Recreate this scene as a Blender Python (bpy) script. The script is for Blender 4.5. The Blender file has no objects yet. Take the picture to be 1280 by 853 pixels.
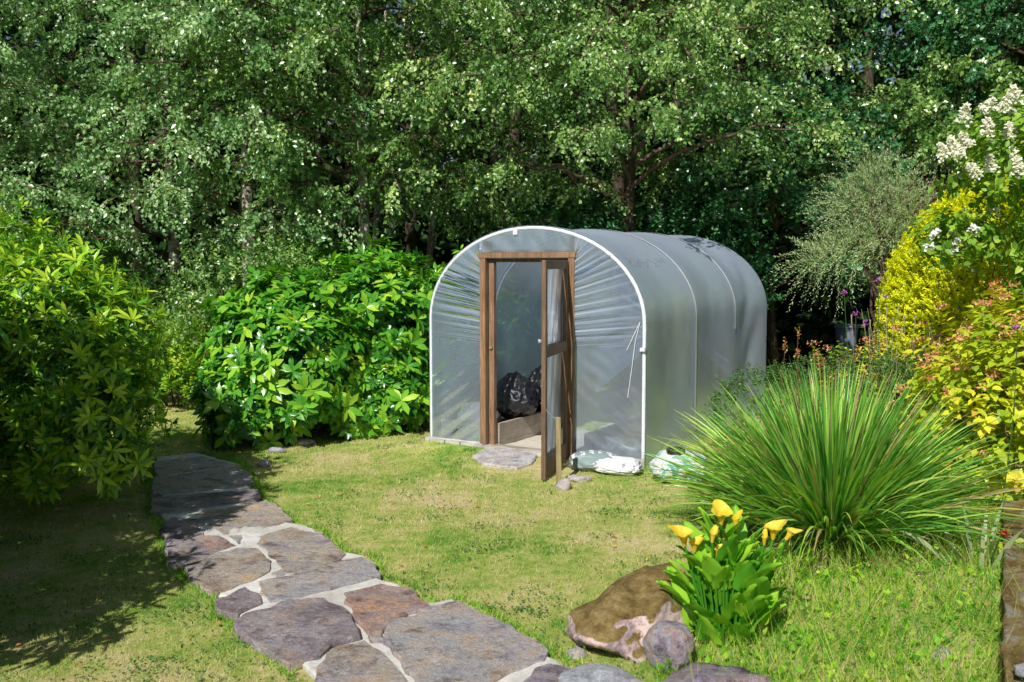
import bpy, math, random
import numpy as np
from mathutils import Vector, noise as mnoise

random.seed(7)
rng = np.random.default_rng(11)
sc = bpy.context.scene
col = sc.collection
UP = np.array([0., 0., 1.])

# ------------------------------------------------------------------ camera
CAMZ, F, HOR = 1.81, 1244.0, 330.0
PITCH = math.atan((426.5 - HOR) / F)
cd = bpy.data.cameras.new('camera'); cam = bpy.data.objects.new('camera', cd); col.objects.link(cam)
cd.sensor_width = 36; cd.lens = 35; cd.clip_end = 500; cd.clip_start = .05
cam.location = (0, 0, CAMZ); cam.rotation_euler = (math.pi/2 - PITCH, 0, 0)
cd.dof.use_dof = True; cd.dof.focus_distance = 8.8; cd.dof.aperture_fstop = 4.5
sc.camera = cam

# tunnel frame
L0 = np.array([-.797, 9.815]); UA = np.array([.8606, -.5093]); VA = np.array([.5093, .8606])
W, LEN, ZS, BR, TZ = 2.268, 3.6, 1.2, .855, .085

def sstep(a, b, x):
    t = np.clip((x-a)/(b-a), 0, 1); return t*t*(3-2*t)

def gz(x, y):
    x = np.asarray(x, float); y = np.asarray(y, float)
    fwd = -((x-L0[0])*VA[0] + (y-L0[1])*VA[1])
    z = .045*(1-sstep(-.05, .8, fwd))
    z = z + .015*np.sin(x*1.3+.5)*np.sin(y*1.1+1.) + .008*np.sin(x*3.1+y*2.3)
    z = z + .16*sstep(1.1, 2.2, x)*sstep(8.6, 6.5, y)*sstep(3.6, 4.6, y)*.6     # bed swells on the right
    z = z + .10*sstep(12, 18, y)
    return z

def ray(px, py):
    c, s = math.cos(PITCH), math.sin(PITCH)
    a, b = (px-640)/F, (426.5-py)/F
    return np.array([a, c + b*s, -s + b*c])

def G(px, py, h=0.0):
    d = ray(px, py); z = h
    for _ in range(12):
        t = (CAMZ - z)/-d[2]
        x, y = d[0]*t, d[1]*t
        z = float(gz(x, y)) + h
    return np.array([x, y, z])

def A(px, py, D):
    d = ray(px, py); t = D/d[1]
    return np.array([d[0]*t, D, CAMZ + d[2]*t])

# ------------------------------------------------------------------ object helpers
def tag(o, label=None, cat=None, group=None, kind=None):
    if label: o['label'] = label
    if cat: o['category'] = cat
    if group: o['group'] = group
    if kind: o['kind'] = kind
    return o

def empty(name, loc, label=None, cat=None, group=None):
    o = bpy.data.objects.new(name, None); col.objects.link(o); o.location = [float(v) for v in loc]
    o.empty_display_size = .1
    return tag(o, label, cat, group)

def mesh(name, V, Fc, mat, parent=None, smooth=False, loc=None, rnd=None, mats=None, mi=None):
    """V in world coordinates; origin goes to loc (or the parent's place)."""
    V = np.asarray(V, dtype=np.float32).reshape(-1, 3)
    base = np.zeros(3)
    root = parent
    while root is not None:
        base = base + np.array(root.location); root = root.parent
    off = np.array(loc, float) if loc is not None else (base if parent is not None else np.zeros(3))
    V = V - off.astype(np.float32)
    me = bpy.data.meshes.new(name)
    if isinstance(Fc, np.ndarray):
        k = Fc.shape[1]; m = len(Fc)
        me.vertices.add(len(V)); me.vertices.foreach_set('co', V.ravel())
        me.loops.add(m*k); me.loops.foreach_set('vertex_index', Fc.astype(np.int32).ravel())
        me.polygons.add(m); me.polygons.foreach_set('loop_start', np.arange(0, m*k, k, dtype=np.int32))
        me.polygons.foreach_set('loop_total', np.full(m, k, dtype=np.int32))
        me.update(calc_edges=True)
    else:
        me.from_pydata(V.tolist(), [], [tuple(int(i) for i in f) for f in Fc]); me.update()
    if rnd is not None:
        at = me.attributes.new('rnd', 'FLOAT', 'POINT'); at.data.foreach_set('value', np.asarray(rnd, dtype=np.float32))
    for m_ in (mats or [mat]): me.materials.append(m_)
    if mi is not None: me.polygons.foreach_set('material_index', np.asarray(mi, dtype=np.int32))
    if smooth: me.polygons.foreach_set('use_smooth', np.ones(len(me.polygons), dtype=bool))
    o = bpy.data.objects.new(name, me); col.objects.link(o)
    if parent is not None:
        o.parent = parent; o.location = [float(v) for v in (off - base)]
    else:
        o.location = [float(v) for v in off]
    return o

def bevel(o, w=.004, seg=2):
    m = o.modifiers.new('bevel', 'BEVEL'); m.width = w; m.segments = seg; m.limit_method = 'ANGLE'; return o

class MB:
    def __init__(s): s.V = []; s.F = []
    def box(s, c, ex, ey, ez, X=(1, 0, 0), Y=(0, 1, 0), Z=(0, 0, 1)):
        c, X, Y, Z = map(lambda a: np.array(a, float), (c, X, Y, Z)); b = len(s.V)
        for k in (-1, 1):
            for (i, j) in ((-1, -1), (1, -1), (1, 1), (-1, 1)):
                s.V.append(c + X*i*ex/2 + Y*j*ey/2 + Z*k*ez/2)
        s.F += [(b, b+3, b+2, b+1), (b+4, b+5, b+6, b+7), (b, b+1, b+5, b+4), (b+1, b+2, b+6, b+5), (b+2, b+3, b+7, b+6), (b+3, b, b+4, b+7)]
        return s
    def tube(s, pts, rad, n=6, cap=True):
        pts = [np.array(p, float) for p in pts]
        rad = list(rad) if hasattr(rad, '__len__') else [rad]*len(pts)
        b = len(s.V); ref = np.array([.31, .17, .93])
        for i, p in enumerate(pts):
            t = pts[min(i+1, len(pts)-1)] - pts[max(i-1, 0)]; t /= (np.linalg.norm(t)+1e-9)
            if abs(t @ ref) > .95: ref = np.array([.9, .3, .1])
            a = np.cross(t, ref); a /= np.linalg.norm(a); q = np.cross(t, a)
            for k in range(n):
                w = 2*math.pi*k/n; s.V.append(p + rad[i]*(a*math.cos(w)+q*math.sin(w)))
        for i in range(len(pts)-1):
            for k in range(n):
                k2 = (k+1) % n; s.F.append((b+i*n+k, b+i*n+k2, b+(i+1)*n+k2, b+(i+1)*n+k))
        if cap:
            s.F.append(tuple(b+k for k in range(n))[::-1]); s.F.append(tuple(b+(len(pts)-1)*n+k for k in range(n)))
        return s
    def grid(s, fn, nu, nv):
        b = len(s.V)
        for i in range(nu+1):
            for j in range(nv+1): s.V.append(np.array(fn(i/nu, j/nv), float))
        for i in range(nu):
            for j in range(nv):
                a = b+i*(nv+1)+j; s.F.append((a, a+nv+1, a+nv+2, a+1))
        return s
    def build(s, name, mat, parent=None, smooth=False, loc=None):
        return mesh(name, s.V, s.F, mat, parent, smooth, loc)

# ------------------------------------------------------------------ materials
class N:
    def __init__(s, name):
        s.m = bpy.data.materials.new(name); s.m.use_nodes = True; s.t = s.m.node_tree; s.t.nodes.clear()
        s.out = s.t.nodes.new('ShaderNodeOutputMaterial')
    def n(s, ty, **kw):
        nd = s.t.nodes.new(ty)
        for k, v in kw.items():
            if k in ('In',):
                for kk, vv in v.items():
                    if isinstance(vv, bpy.types.NodeSocket): s.t.links.new(vv, nd.inputs[kk])
                    else: nd.inputs[kk].default_value = vv
            else: setattr(nd, k, v)
        return nd
    def coord(s): return s.n('ShaderNodeTexCoord').outputs['Object']
    def noise(s, scale, detail=4, rough=.6, vec=None, dist=0):
        nd = s.n('ShaderNodeTexNoise', In={'Scale': scale, 'Detail': detail, 'Roughness': rough, 'Distortion': dist})
        s.t.links.new(vec if vec is not None else s.coord(), nd.inputs['Vector']); return nd.outputs['Fac']
    def ramp(s, fac, stops, interp='LINEAR'):
        nd = s.n('ShaderNodeValToRGB'); cr = nd.color_ramp; cr.interpolation = interp
        while len(cr.elements) < len(stops): cr.elements.new(.5)
        for e, (p, c) in zip(cr.elements, stops): e.position = p; e.color = (c[0], c[1], c[2], 1)
        s.t.links.new(fac, nd.inputs['Fac']); return nd.outputs['Color']
    def mix(s, fac, a, b, mode='MIX'):
        nd = s.n('ShaderNodeMix', data_type='RGBA', blend_type=mode)
        for sock, v in ((nd.inputs[0], fac), (nd.inputs[6], a), (nd.inputs[7], b)):
            if isinstance(v, bpy.types.NodeSocket): s.t.links.new(v, sock)
            else: sock.default_value = v if not isinstance(v, tuple) or len(v) == 4 else (*v, 1)
        return nd.outputs[2]
    def math(s, op, a, b=0., clamp=False):
        nd = s.n('ShaderNodeMath', operation=op, use_clamp=clamp)
        for sock, v in ((nd.inputs[0], a), (nd.inputs[1], b)):
            if isinstance(v, bpy.types.NodeSocket): s.t.links.new(v, sock)
            else: sock.default_value = v
        return nd.outputs[0]
    def bump(s, h, strength=.4, dist=.01):
        return s.n('ShaderNodeBump', In={'Height': h, 'Strength': strength, 'Distance': dist}).outputs[0]
    def pbr(s, color, rough=.8, spec=.3, normal=None, **kw):
        p = s.n('ShaderNodeBsdfPrincipled')
        d = {'Base Color': color, 'Roughness': rough, 'Specular IOR Level': spec}; d.update(kw)
        if normal is not None: d['Normal'] = normal
        for k, v in d.items():
            if isinstance(v, bpy.types.NodeSocket): s.t.links.new(v, p.inputs[k])
            else: p.inputs[k].default_value = (*v, 1) if isinstance(v, tuple) and len(v) == 3 else v
        return p.outputs[0]
    def end(s, sh):
        s.t.links.new(sh, s.out.inputs['Surface']); return s.m

def leaf_mat(name, stops, rough=.42, trans=.3, spec=.45, tcol=1.5):
    m = N(name)
    a = m.n('ShaderNodeAttribute', attribute_name='rnd').outputs['Fac']
    c = m.ramp(a, stops)
    p = m.pbr(c, rough, spec)
    t = m.n('ShaderNodeBsdfTranslucent')
    tc = m.mix(1.0, c, (1.25*tcol/1.5, 1.3*tcol/1.5, .55, 1), 'MULTIPLY'); m.t.links.new(tc, t.inputs['Color'])
    mx = m.n('ShaderNodeMixShader', In={0: trans}); m.t.links.new(p, mx.inputs[1]); m.t.links.new(t.outputs[0], mx.inputs[2])
    return m.end(mx.outputs[0])

def bark(name, c1, c2, scale=8, patch=None):
    m = N(name); co = m.coord()
    mp = m.n('ShaderNodeMapping', In={'Scale': (3., 3., .8)}); m.t.links.new(co, mp.inputs[0])
    f = m.noise(scale, 6, .7, mp.outputs[0]); c = m.ramp(f, [(.35, c1), (.62, c2)])
    if patch:
        f2 = m.noise(3.5, 4, .7); c = m.mix(m.ramp(f2, [(.46, (0, 0, 0)), (.54, (1, 1, 1))]), c, patch)
    return m.end(m.pbr(c, .9, .1, m.bump(f, .6, .02)))

def simple(name, c1, c2, scale=12, rough=.7, bumps=.3, spec=.3, **kw):
    m = N(name); f = m.noise(scale, 5, .65)
    return m.end(m.pbr(m.ramp(f, [(.3, c1), (.7, c2)]), rough, spec, m.bump(f, bumps, .01), **kw))

M = {}
M['birch'] = leaf_mat('birch_leaf', [(0, (.03, .11, .02)), (.35, (.09, .23, .04)), (.6, (.24, .42, .10)), (.85, (.46, .64, .22)), (.97, (.66, .76, .24)), (1, (.7, .5, .16))], .36, .26, 1.)
M['birch_pale'] = leaf_mat('pale_birch_leaf', [(0, (.06, .17, .05)), (.4, (.18, .38, .12)), (.8, (.46, .66, .32)), (1, (.66, .74, .4))], .34, .28, 1.)
M['dark_leaf'] = leaf_mat('dark_leaf', [(0, (.015, .08, .025)), (.6, (.05, .20, .06)), (1, (.16, .40, .14))], .3, .12, .8)
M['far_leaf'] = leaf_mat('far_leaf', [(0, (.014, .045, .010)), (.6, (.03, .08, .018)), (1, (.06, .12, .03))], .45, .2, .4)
M['rhodo'] = leaf_mat('rhododendron_leaf', [(0, (.015, .09, .01)), (.35, (.07, .26, .02)), (.6, (.34, .60, .03)), (1, (.64, .80, .06))], .33, .22, .55)
M['rhodo_dark'] = leaf_mat('deep_rhododendron_leaf', [(0, (.01, .08, .01)), (.4, (.05, .24, .02)), (.7, (.18, .48, .03)), (1, (.52, .74, .06))], .3, .2, .6)
M['yellow_shrub'] = leaf_mat('lime_leaf', [(0, (.12, .30, .02)), (.6, (.34, .58, .04)), (1, (.66, .74, .08))], .5, .3, .3)
M['hyper'] = leaf_mat('yellow_green_leaf', [(0, (.20, .36, .02)), (.45, (.50, .60, .03)), (.8, (.78, .74, .05)), (1, (.5, .28, .06))], .45, .3, .35)
M['seed'] = leaf_mat('seed_head', [(0, (.62, .18, .09)), (.6, (.8, .38, .2)), (1, (.85, .6, .28))], .7, .2, .2)
M['low'] = leaf_mat('small_green_leaf', [(0, (.05, .14, .03)), (.6, (.11, .23, .06)), (1, (.2, .3, .1))], .5, .25, .35)
M['gold'] = leaf_mat('golden_conifer_leaf', [(0, (.40, .52, .01)), (.4, (.72, .76, .012)), (1, (.92, .88, .03))], .6, .25, .2)
M['willow'] = leaf_mat('grey_green_leaf', [(0, (.14, .24, .09)), (.5, (.38, .50, .24)), (1, (.64, .70, .42))], .5, .25, .35)
M['red'] = leaf_mat('dark_red_leaf', [(0, (.10, .015, .03)), (1, (.3, .05, .07))], .5, .2, .3)
M['hydr'] = leaf_mat('hydrangea_leaf', [(0, (.09, .24, .02)), (.6, (.26, .46, .05)), (1, (.52, .62, .08))], .45, .3, .35)
M['cream'] = leaf_mat('cream_floret', [(0, (.72, .74, .52)), (.5, (.86, .85, .72)), (1, (.92, .92, .86))], .7, .25, .2, 1.2)
M['white_fl'] = leaf_mat('white_floret', [(0, (.7, .74, .7)), (1, (.9, .9, .9))], .6, .2, .2, 1.2)
M['purple_fl'] = leaf_mat('purple_petal', [(0, (.35, .08, .4)), (1, (.62, .2, .62))], .6, .2, .2)
M['blade'] = leaf_mat('strap_leaf', [(0, (.05, .22, .04)), (.4, (.18, .46, .06)), (.75, (.44, .74, .12)), (.88, (.6, .8, .16)), (.93, (.48, .44, .1)), (1, (.5, .36, .22))], .33, .25, .5)
M['deadblade'] = leaf_mat('dead_strap_leaf', [(0, (.13, .07, .04)), (.6, (.32, .22, .14)), (1, (.5, .42, .3))], .8, .1, .1)
M['calla'] = leaf_mat('arum_leaf', [(0, (.08, .32, .02)), (.5, (.20, .52, .03)), (1, (.42, .72, .05))], .42, .3, .35)
M['weed'] = leaf_mat('weed_blade', [(0, (.09, .19, .02)), (.4, (.2, .34, .03)), (.68, (.36, .45, .06)), (.8, (.5, .42, .2)), (1, (.55, .45, .28))], .55, .3, .25)
m = N('weedy_blade'); co = m.n('ShaderNodeNewGeometry').outputs['Position']; a = m.n('ShaderNodeAttribute', attribute_name='rnd').outputs['Fac']
f = m.math('ADD', m.math('MULTIPLY', a, .45), m.math('MULTIPLY', m.noise(2.6, 6, .7, co), .75))
c = m.ramp(f, [(.42, (.06, .26, .015)), (.56, (.22, .52, .03)), (.68, (.46, .70, .05)), (.78, (.62, .60, .16)), (.88, (.66, .5, .3))])
t = m.n('ShaderNodeBsdfTranslucent'); m.t.links.new(c, t.inputs[0]); mx = m.n('ShaderNodeMixShader', In={0: .32}); m.t.links.new(m.pbr(c, .5, .3), mx.inputs[1]); m.t.links.new(t.outputs[0], mx.inputs[2])
M['weed'] = m.end(mx.outputs[0])
M['litter'] = leaf_mat('fallen_leaf', [(0, (.36, .12, .05)), (.6, (.55, .22, .08)), (.8, (.6, .5, .1)), (1, (.4, .3, .2))], .7, .1, .2)

def lawn_color(m, near=1.0):
    co = m.n('ShaderNodeNewGeometry').outputs['Position']
    f1 = m.noise(.9, 5, .65, co); f2 = m.noise(7, 5, .7, co); f = m.math('ADD', m.math('MULTIPLY', f1, .6), m.math('MULTIPLY', f2, .4))
    return m.ramp(f, [(.38, (.15, .33, .04)), (.45, (.33, .46, .09)), (.515, (.52, .54, .18)), (.58, (.70, .61, .32)), (.66, (.78, .64, .44))]), co

m = N('grass_blade'); c, co = lawn_color(m)
a = m.n('ShaderNodeAttribute', attribute_name='rnd').outputs['Fac']
c2 = m.mix(m.ramp(a, [(.0, (.0, .0, .0)), (1, (.75, .75, .75))]), c, m.ramp(a, [(0, (.10, .28, .03)), (.45, (.34, .50, .09)), (.75, (.62, .62, .26)), (1, (.88, .76, .5))]))
t = m.n('ShaderNodeBsdfTranslucent'); m.t.links.new(c2, t.inputs[0])
mx = m.n('ShaderNodeMixShader', In={0: .3}); m.t.links.new(m.pbr(c2, .6, .2), mx.inputs[1]); m.t.links.new(t.outputs[0], mx.inputs[2])
M['grass'] = m.end(mx.outputs[0])

m = N('lawn_ground'); c, co = lawn_color(m)
sep = m.n('ShaderNodeSeparateXYZ'); m.t.links.new(co, sep.inputs[0])
fs = m.noise(30, 6, .75, co); c = m.mix(.6, c, m.ramp(fs, [(.3, (.25, .22, .1)), (.7, (1, 1, .9))]), 'MULTIPLY')
# woodland floor beyond the lawn
soil = m.ramp(m.noise(3, 8, .75, co), [(.3, (.018, .014, .009)), (.6, (.05, .036, .02)), (.75, (.05, .07, .02))])
edge = m.math('ADD', sep.outputs[1], m.math('MULTIPLY', m.noise(1.2, 3, .5, co), 1.5))
w = m.n('ShaderNodeMapRange', In={1: 14.3, 2: 14.9}); m.t.links.new(edge, w.inputs[0])
c = m.mix(w.outputs[0], c, soil)
M['ground'] = m.end(m.pbr(c, .95, .1, m.bump(fs, .7, .02)))

def stone_mat(name, cols, lichen=.5, scale=7):
    m = N(name); co = m.coord()
    oi = m.n('ShaderNodeObjectInfo').outputs['Random']
    f = m.noise(scale, 12, .78, co, .0); f2 = m.noise(scale*.35, 5, .6, co, .3)
    cols = [tuple(min(.8, v*2.05) for v in c_) for c_ in cols]; f3 = m.noise(scale*6, 6, .8, co)
    c = m.ramp(m.math('ADD', m.math('MULTIPLY', f, .55), m.math('MULTIPLY', f2, .45)), [(.36+.30*i/(len(cols)-1), cc) for i, cc in enumerate(cols)])
    gen = m.ramp(m.noise(scale*.8, 9, .72, m.n('ShaderNodeMapping', In={'Location': (7.3, 2.1, 1.), 'Vector': co}).outputs[0], .25), [(.34, (.14, .10, .13)), (.43, (.38, .34, .40)), (.5, (.52, .52, .54)), (.56, (.60, .40, .26)), (.62, (.44, .44, .46)), (.70, (.78, .75, .72))])
    c = m.mix(m.ramp(m.noise(scale*.45, 6, .65, m.n('ShaderNodeMapping', In={'Location': (1.3, 9.1, 4.), 'Vector': co}).outputs[0]), [(.42, (.0, .0, .0)), (.58, (.65, .65, .65))]), c, gen)
    l = m.ramp(m.noise(scale*2.3, 8, .7, co, 0), [(.63-.05*lichen, (0, 0, 0)), (.70-.05*lichen, (.8, .8, .8))])
    c = m.mix(l, c, (.60, .57, .52, 1))
    dk = m.ramp(m.noise(scale*1.1, 8, .75, m.n('ShaderNodeMapping', In={'Location': (3.1, 1.7, 5.), 'Vector': co}).outputs[0]), [(.36, (.32, .3, .3)), (.47, (1, 1, 1))]); c = m.mix(.85, c, dk, 'MULTIPLY')
    c = m.mix(.7, c, m.ramp(f3, [(.36, (.5, .5, .52)), (.6, (1.15, 1.12, 1.1))]), 'MULTIPLY')
    b = m.math('ADD', m.math('MULTIPLY', f, 1.), m.math('MULTIPLY', f3, .35))
    return m.end(m.pbr(c, .85, .25, m.bump(b, 1., .03)))
M['st_grey'] = stone_mat('grey_flagstone', [(.13, .13, .14), (.24, .24, .25), (.30, .25, .20), (.36, .35, .34)], .2)
M['st_brown'] = stone_mat('brown_flagstone', [(.10, .075, .055), (.22, .17, .12), (.26, .24, .21), (.36, .25, .15), (.36, .33, .28)], .7)
M['st_purple'] = stone_mat('purple_flagstone', [(.07, .045, .055), (.13, .105, .115), (.21, .175, .18), (.30, .26, .26)], .9)
M['st_rust'] = stone_mat('rusty_flagstone', [(.11, .07, .06), (.25, .14, .09), (.19, .14, .13), (.34, .2, .12), (.3, .27, .25)], .4)
m = N('path_mortar'); f = m.noise(25, 8, .75); f2 = m.noise(2.5, 4, .6)
c = m.mix(.55, m.ramp(f2, [(.35, (.6, .57, .52)), (.6, (.84, .82, .78))]), m.ramp(f, [(.3, (.5, .5, .48)), (.7, (1.1, 1.1, 1.08))]), 'MULTIPLY')
M['mortar'] = m.end(m.pbr(c, .95, .1, m.bump(f, .8, .012)))
M['rock_purple'] = stone_mat('purple_rock', [(.09, .07, .09), (.16, .13, .16), (.25, .22, .25)], .2, 9)
M['rock_blue'] = stone_mat('blue_grey_rock', [(.16, .18, .20), (.3, .32, .34), (.42, .43, .42)], .6, 8)
M['rock_pale'] = stone_mat('pale_rock', [(.3, .25, .22), (.5, .44, .4), (.6, .56, .52)], .5, 14)
m = N('mossy_boulder'); co = m.coord(); nrm = m.n('ShaderNodeNewGeometry').outputs['Normal']
sep = m.n('ShaderNodeSeparateXYZ'); m.t.links.new(nrm, sep.inputs[0])
f = m.noise(6, 9, .75, co, .3); ff = m.noise(60, 4, .8, co)
rockc = m.ramp(f, [(.34, (.16, .11, .11)), (.46, (.34, .26, .27)), (.52, (.62, .46, .42)), (.7, (.72, .64, .6))])
moss = m.ramp(m.noise(14, 7, .8, co), [(.32, (.07, .045, .018)), (.5, (.20, .14, .05)), (.66, (.33, .26, .12)), (.75, (.2, .22, .05))])
k = m.math('ADD', sep.outputs[2], m.math('MULTIPLY', f, 1.2)); w = m.n('ShaderNodeMapRange', In={1: 1.08, 2: 1.16}); m.t.links.new(k, w.inputs[0])
M['boulder'] = m.end(m.pbr(m.mix(w.outputs[0], rockc, moss), .95, .1, m.bump(m.math('ADD', m.math('MULTIPLY', f, .6), m.math('MULTIPLY', ff, .4)), .8, .02)))

M['bark_birch'] = bark('birch_bark', (.10, .07, .055), (.36, .31, .26), 6, (.55, .52, .46, 1))
M['bark_dark'] = bark('dark_bark', (.03, .022, .016), (.11, .085, .06))
M['twig'] = simple('twig_bark', (.07, .045, .03), (.19, .13, .09), 15)

def wood(name, c1, c2, grain=(28, 28, 1.6)):
    m = N(name); mp = m.n('ShaderNodeMapping', In={'Scale': grain}); m.t.links.new(m.coord(), mp.inputs[0])
    f = m.noise(2.2, 8, .7, mp.outputs[0], .4); f2 = m.noise(5, 4, .6)
    c = m.mix(.6, m.ramp(f, [(.3, c1), (.7, c2)]), m.ramp(f2, [(.3, (.55, .52, .5)), (.65, (1.1, 1.08, 1.05))]), 'MULTIPLY')
    return m.end(m.pbr(c, .62, .3, m.bump(f, .45, .006)))
M['frame'] = wood('stained_timber', (.15, .08, .045), (.42, .27, .16))
M['door'] = wood('dark_stained_timber', (.09, .052, .034), (.28, .18, .115))
M['pinkwood'] = wood('red_primed_timber', (.30, .13, .10), (.5, .27, .22))
M['oldboard'] = wood('weathered_board', (.30, .25, .2), (.55, .5, .44), (2, 2, 22))
M['greyboard'] = wood('white_weathered_board', (.38, .36, .34), (.66, .64, .6), (2, 2, 22))
M['stake'] = wood('green_grey_stake', (.22, .17, .08), (.48, .4, .22))
M['hoop'] = simple('white_hoop_tape', (.68, .70, .72), (.85, .87, .9), 18, .35, .15, .5)
M['pipe'] = simple('pale_pipe', (.4, .48, .55), (.6, .68, .74), 10, .4, .1, .5)

def film(name, haze=.42, gloss=.14, tint=(.80, .86, .92), dirt=True, hc=(.42, .47, .52), rough=.17, fk=1.3, tlk=.45, gc=(.95, .97, 1.)):
    m = N(name); co = m.coord()
    tr = m.n('ShaderNodeBsdfTransparent'); tr.inputs[0].default_value = (*tint, 1)
    d = m.n('ShaderNodeBsdfDiffuse'); d.inputs[0].default_value = (*hc, 1)
    tl = m.n('ShaderNodeBsdfTranslucent'); tl.inputs[0].default_value = (*hc, 1)
    f = m.noise(3, 5, .6, co); f2 = m.noise(18, 6, .75, co)
    b = m.bump(m.math('ADD', f, m.math('MULTIPLY', f2, .05)), .10, .04)
    gl = m.n('ShaderNodeBsdfAnisotropic' if hasattr(bpy.types, 'ShaderNodeBsdfAnisotropic') else 'ShaderNodeBsdfGlossy'); gl.inputs['Roughness'].default_value = rough
    gl.inputs[0].default_value = (*gc, 1); m.t.links.new(b, gl.inputs['Normal'])
    a = m.n('ShaderNodeMixShader', In={0: tlk}); m.t.links.new(d.outputs[0], a.inputs[1]); m.t.links.new(tl.outputs[0], a.inputs[2])
    hz = m.ramp(m.math('ADD', m.math('MULTIPLY', f2, .5), m.math('MULTIPLY', f, .5)), [(.3, (haze*.9,)*3), (.7, (min(1, haze*1.1),)*3)])
    cr = m.n('ShaderNodeAttribute', attribute_name='rnd').outputs['Fac']; hz = m.math('ADD', hz, m.math('MULTIPLY', cr, .6), True)
    b1 = m.n('ShaderNodeMixShader'); m.t.links.new(hz, b1.inputs[0]); m.t.links.new(tr.outputs[0], b1.inputs[1]); m.t.links.new(a.outputs[0], b1.inputs[2])
    fr = m.n('ShaderNodeFresnel', In={'IOR': 1.45}); m.t.links.new(b, fr.inputs['Normal'])
    g2 = m.math('ADD', m.math('MULTIPLY', fr.outputs[0], fk), gloss, True)
    b2 = m.n('ShaderNodeMixShader'); m.t.links.new(g2, b2.inputs[0]); m.t.links.new(b1.outputs[0], b2.inputs[1]); m.t.links.new(gl.outputs[0], b2.inputs[2])
    return m.end(b2.outputs[0])
M['film'] = film('polythene_cover', .80, .06, tint=(.62, .74, 1.), hc=(.70, .80, 1.), rough=.3, fk=.42, tlk=.26, gc=(.8, .9, 1.))
M['film_front'] = film('polythene_front', .36, .18, tint=(.74, .86, 1.), hc=(.74, .86, 1.), rough=.12, fk=1.7)
M['film_door'] = film('polythene_door', .85, .08, hc=(.85, .88, .9), rough=.3)
M['ink'] = simple('faded_black_print', (.12, .14, .15), (.24, .27, .29), 60)

# ------------------------------------------------------------------ leaves
T4 = (np.array([[0, 0, 0], [.36, .42, .07], [0, 1, -.03], [-.36, .42, .07]]), np.array([[0, 1, 2], [0, 2, 3]]))
TN = (np.array([[0, 0, 0], [.13, .42, .03], [0, 1, -.06], [-.13, .42, .03]]), np.array([[0, 1, 2], [0, 2, 3]]))
T8 = (np.array([[0, 0, 0], [-.10, .33, .035], [0, .35, 0], [.10, .33, .035], [-.12, .68, -.02], [0, .7, -.05], [.12, .68, -.02], [0, 1, -.15]]),
      np.array([[0, 2, 1], [0, 3, 2], [1, 2, 5], [1, 5, 4], [2, 3, 6], [2, 6, 5], [4, 5, 7], [5, 6, 7]]))
TW = (T8[0]*np.array([1.45, 1, 1]), T8[1])
TB = (np.array([[0, 0, 0], [-.27, .25, .05], [0, .28, -.01], [.27, .25, .05], [-.26, .6, .02], [0, .62, -.05], [.26, .6, .02], [0, 1, -.16]]), T8[1])

def nrm(a): return a/(np.linalg.norm(a, axis=-1, keepdims=True)+1e-9)

def place(T, P, Y, Nn, S, rnd):
    tv, tf = T; n = len(P)
    Y = nrm(Y); X = nrm(np.cross(Y, Nn)); Z = np.cross(X, Y)
    S = np.broadcast_to(np.asarray(S, float).reshape(-1, 1, 1), (n, 1, 1))
    V = P[:, None, :] + S*(tv[None, :, 0:1]*X[:, None] + tv[None, :, 1:2]*Y[:, None] + tv[None, :, 2:3]*Z[:, None])
    k = len(tv)
    Fc = (tf[None] + (np.arange(n)*k)[:, None, None]).reshape(-1, 3)
    return V.reshape(-1, 3), Fc, np.repeat(rnd, k)

def merge(parts):
    Vs, Fs, Rs, o = [], [], [], 0
    for V, Fc, R in parts: Vs.append(V); Fs.append(Fc+o); Rs.append(R); o += len(V)
    return np.concatenate(Vs), np.concatenate(Fs), np.concatenate(Rs)

def rv(n, r=None): return nrm((r or rng).normal(size=(n, 3)))

def lobe_points(lobes, n, r, lo=.8, hi=1.04, top=-.4, lump=.16, lf=3.2):
    """points and outward directions through a lumpy union of ellipsoids"""
    vol = np.array([l[1][0]*l[1][1]+l[1][1]*l[1][2]+l[1][0]*l[1][2] for l in lobes]); vol = vol/vol.sum()
    P, O = [], []
    for (c, rad), v in zip(lobes, vol):
        k = int(n*v*1.6); d = rv(k, r); d = d[d[:, 2] > top]
        c = np.array(c); rad = np.array(rad)
        ph = np.sin(d[:, 0]*lf*1.7+c[0]*3)*np.sin(d[:, 1]*lf*1.9+c[1])*np.sin(d[:, 2]*lf*2.1+1.3) + .6*np.sin(d[:, 0]*lf*3.9+2)*np.sin(d[:, 2]*lf*4.3+c[0])
        s = r.uniform(lo, hi, len(d))**1.0 * (1 + lump*ph)
        p = c + d*rad*s[:, None]; o = nrm(d/rad)
        ok = np.ones(len(p), bool)
        for (c2, r2) in lobes:
            if c2 is c or (np.array(c2) == c).all(): continue
            ok &= ((((p-np.array(c2))/np.array(r2))**2).sum(1) > .55)
        P.append(p[ok]); O.append(o[ok])
    P = np.concatenate(P); O = np.concatenate(O)
    g = P[:, 2] > gz(P[:, 0], P[:, 1]) + .04
    P, O = P[g], O[g]
    return P, O

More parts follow.
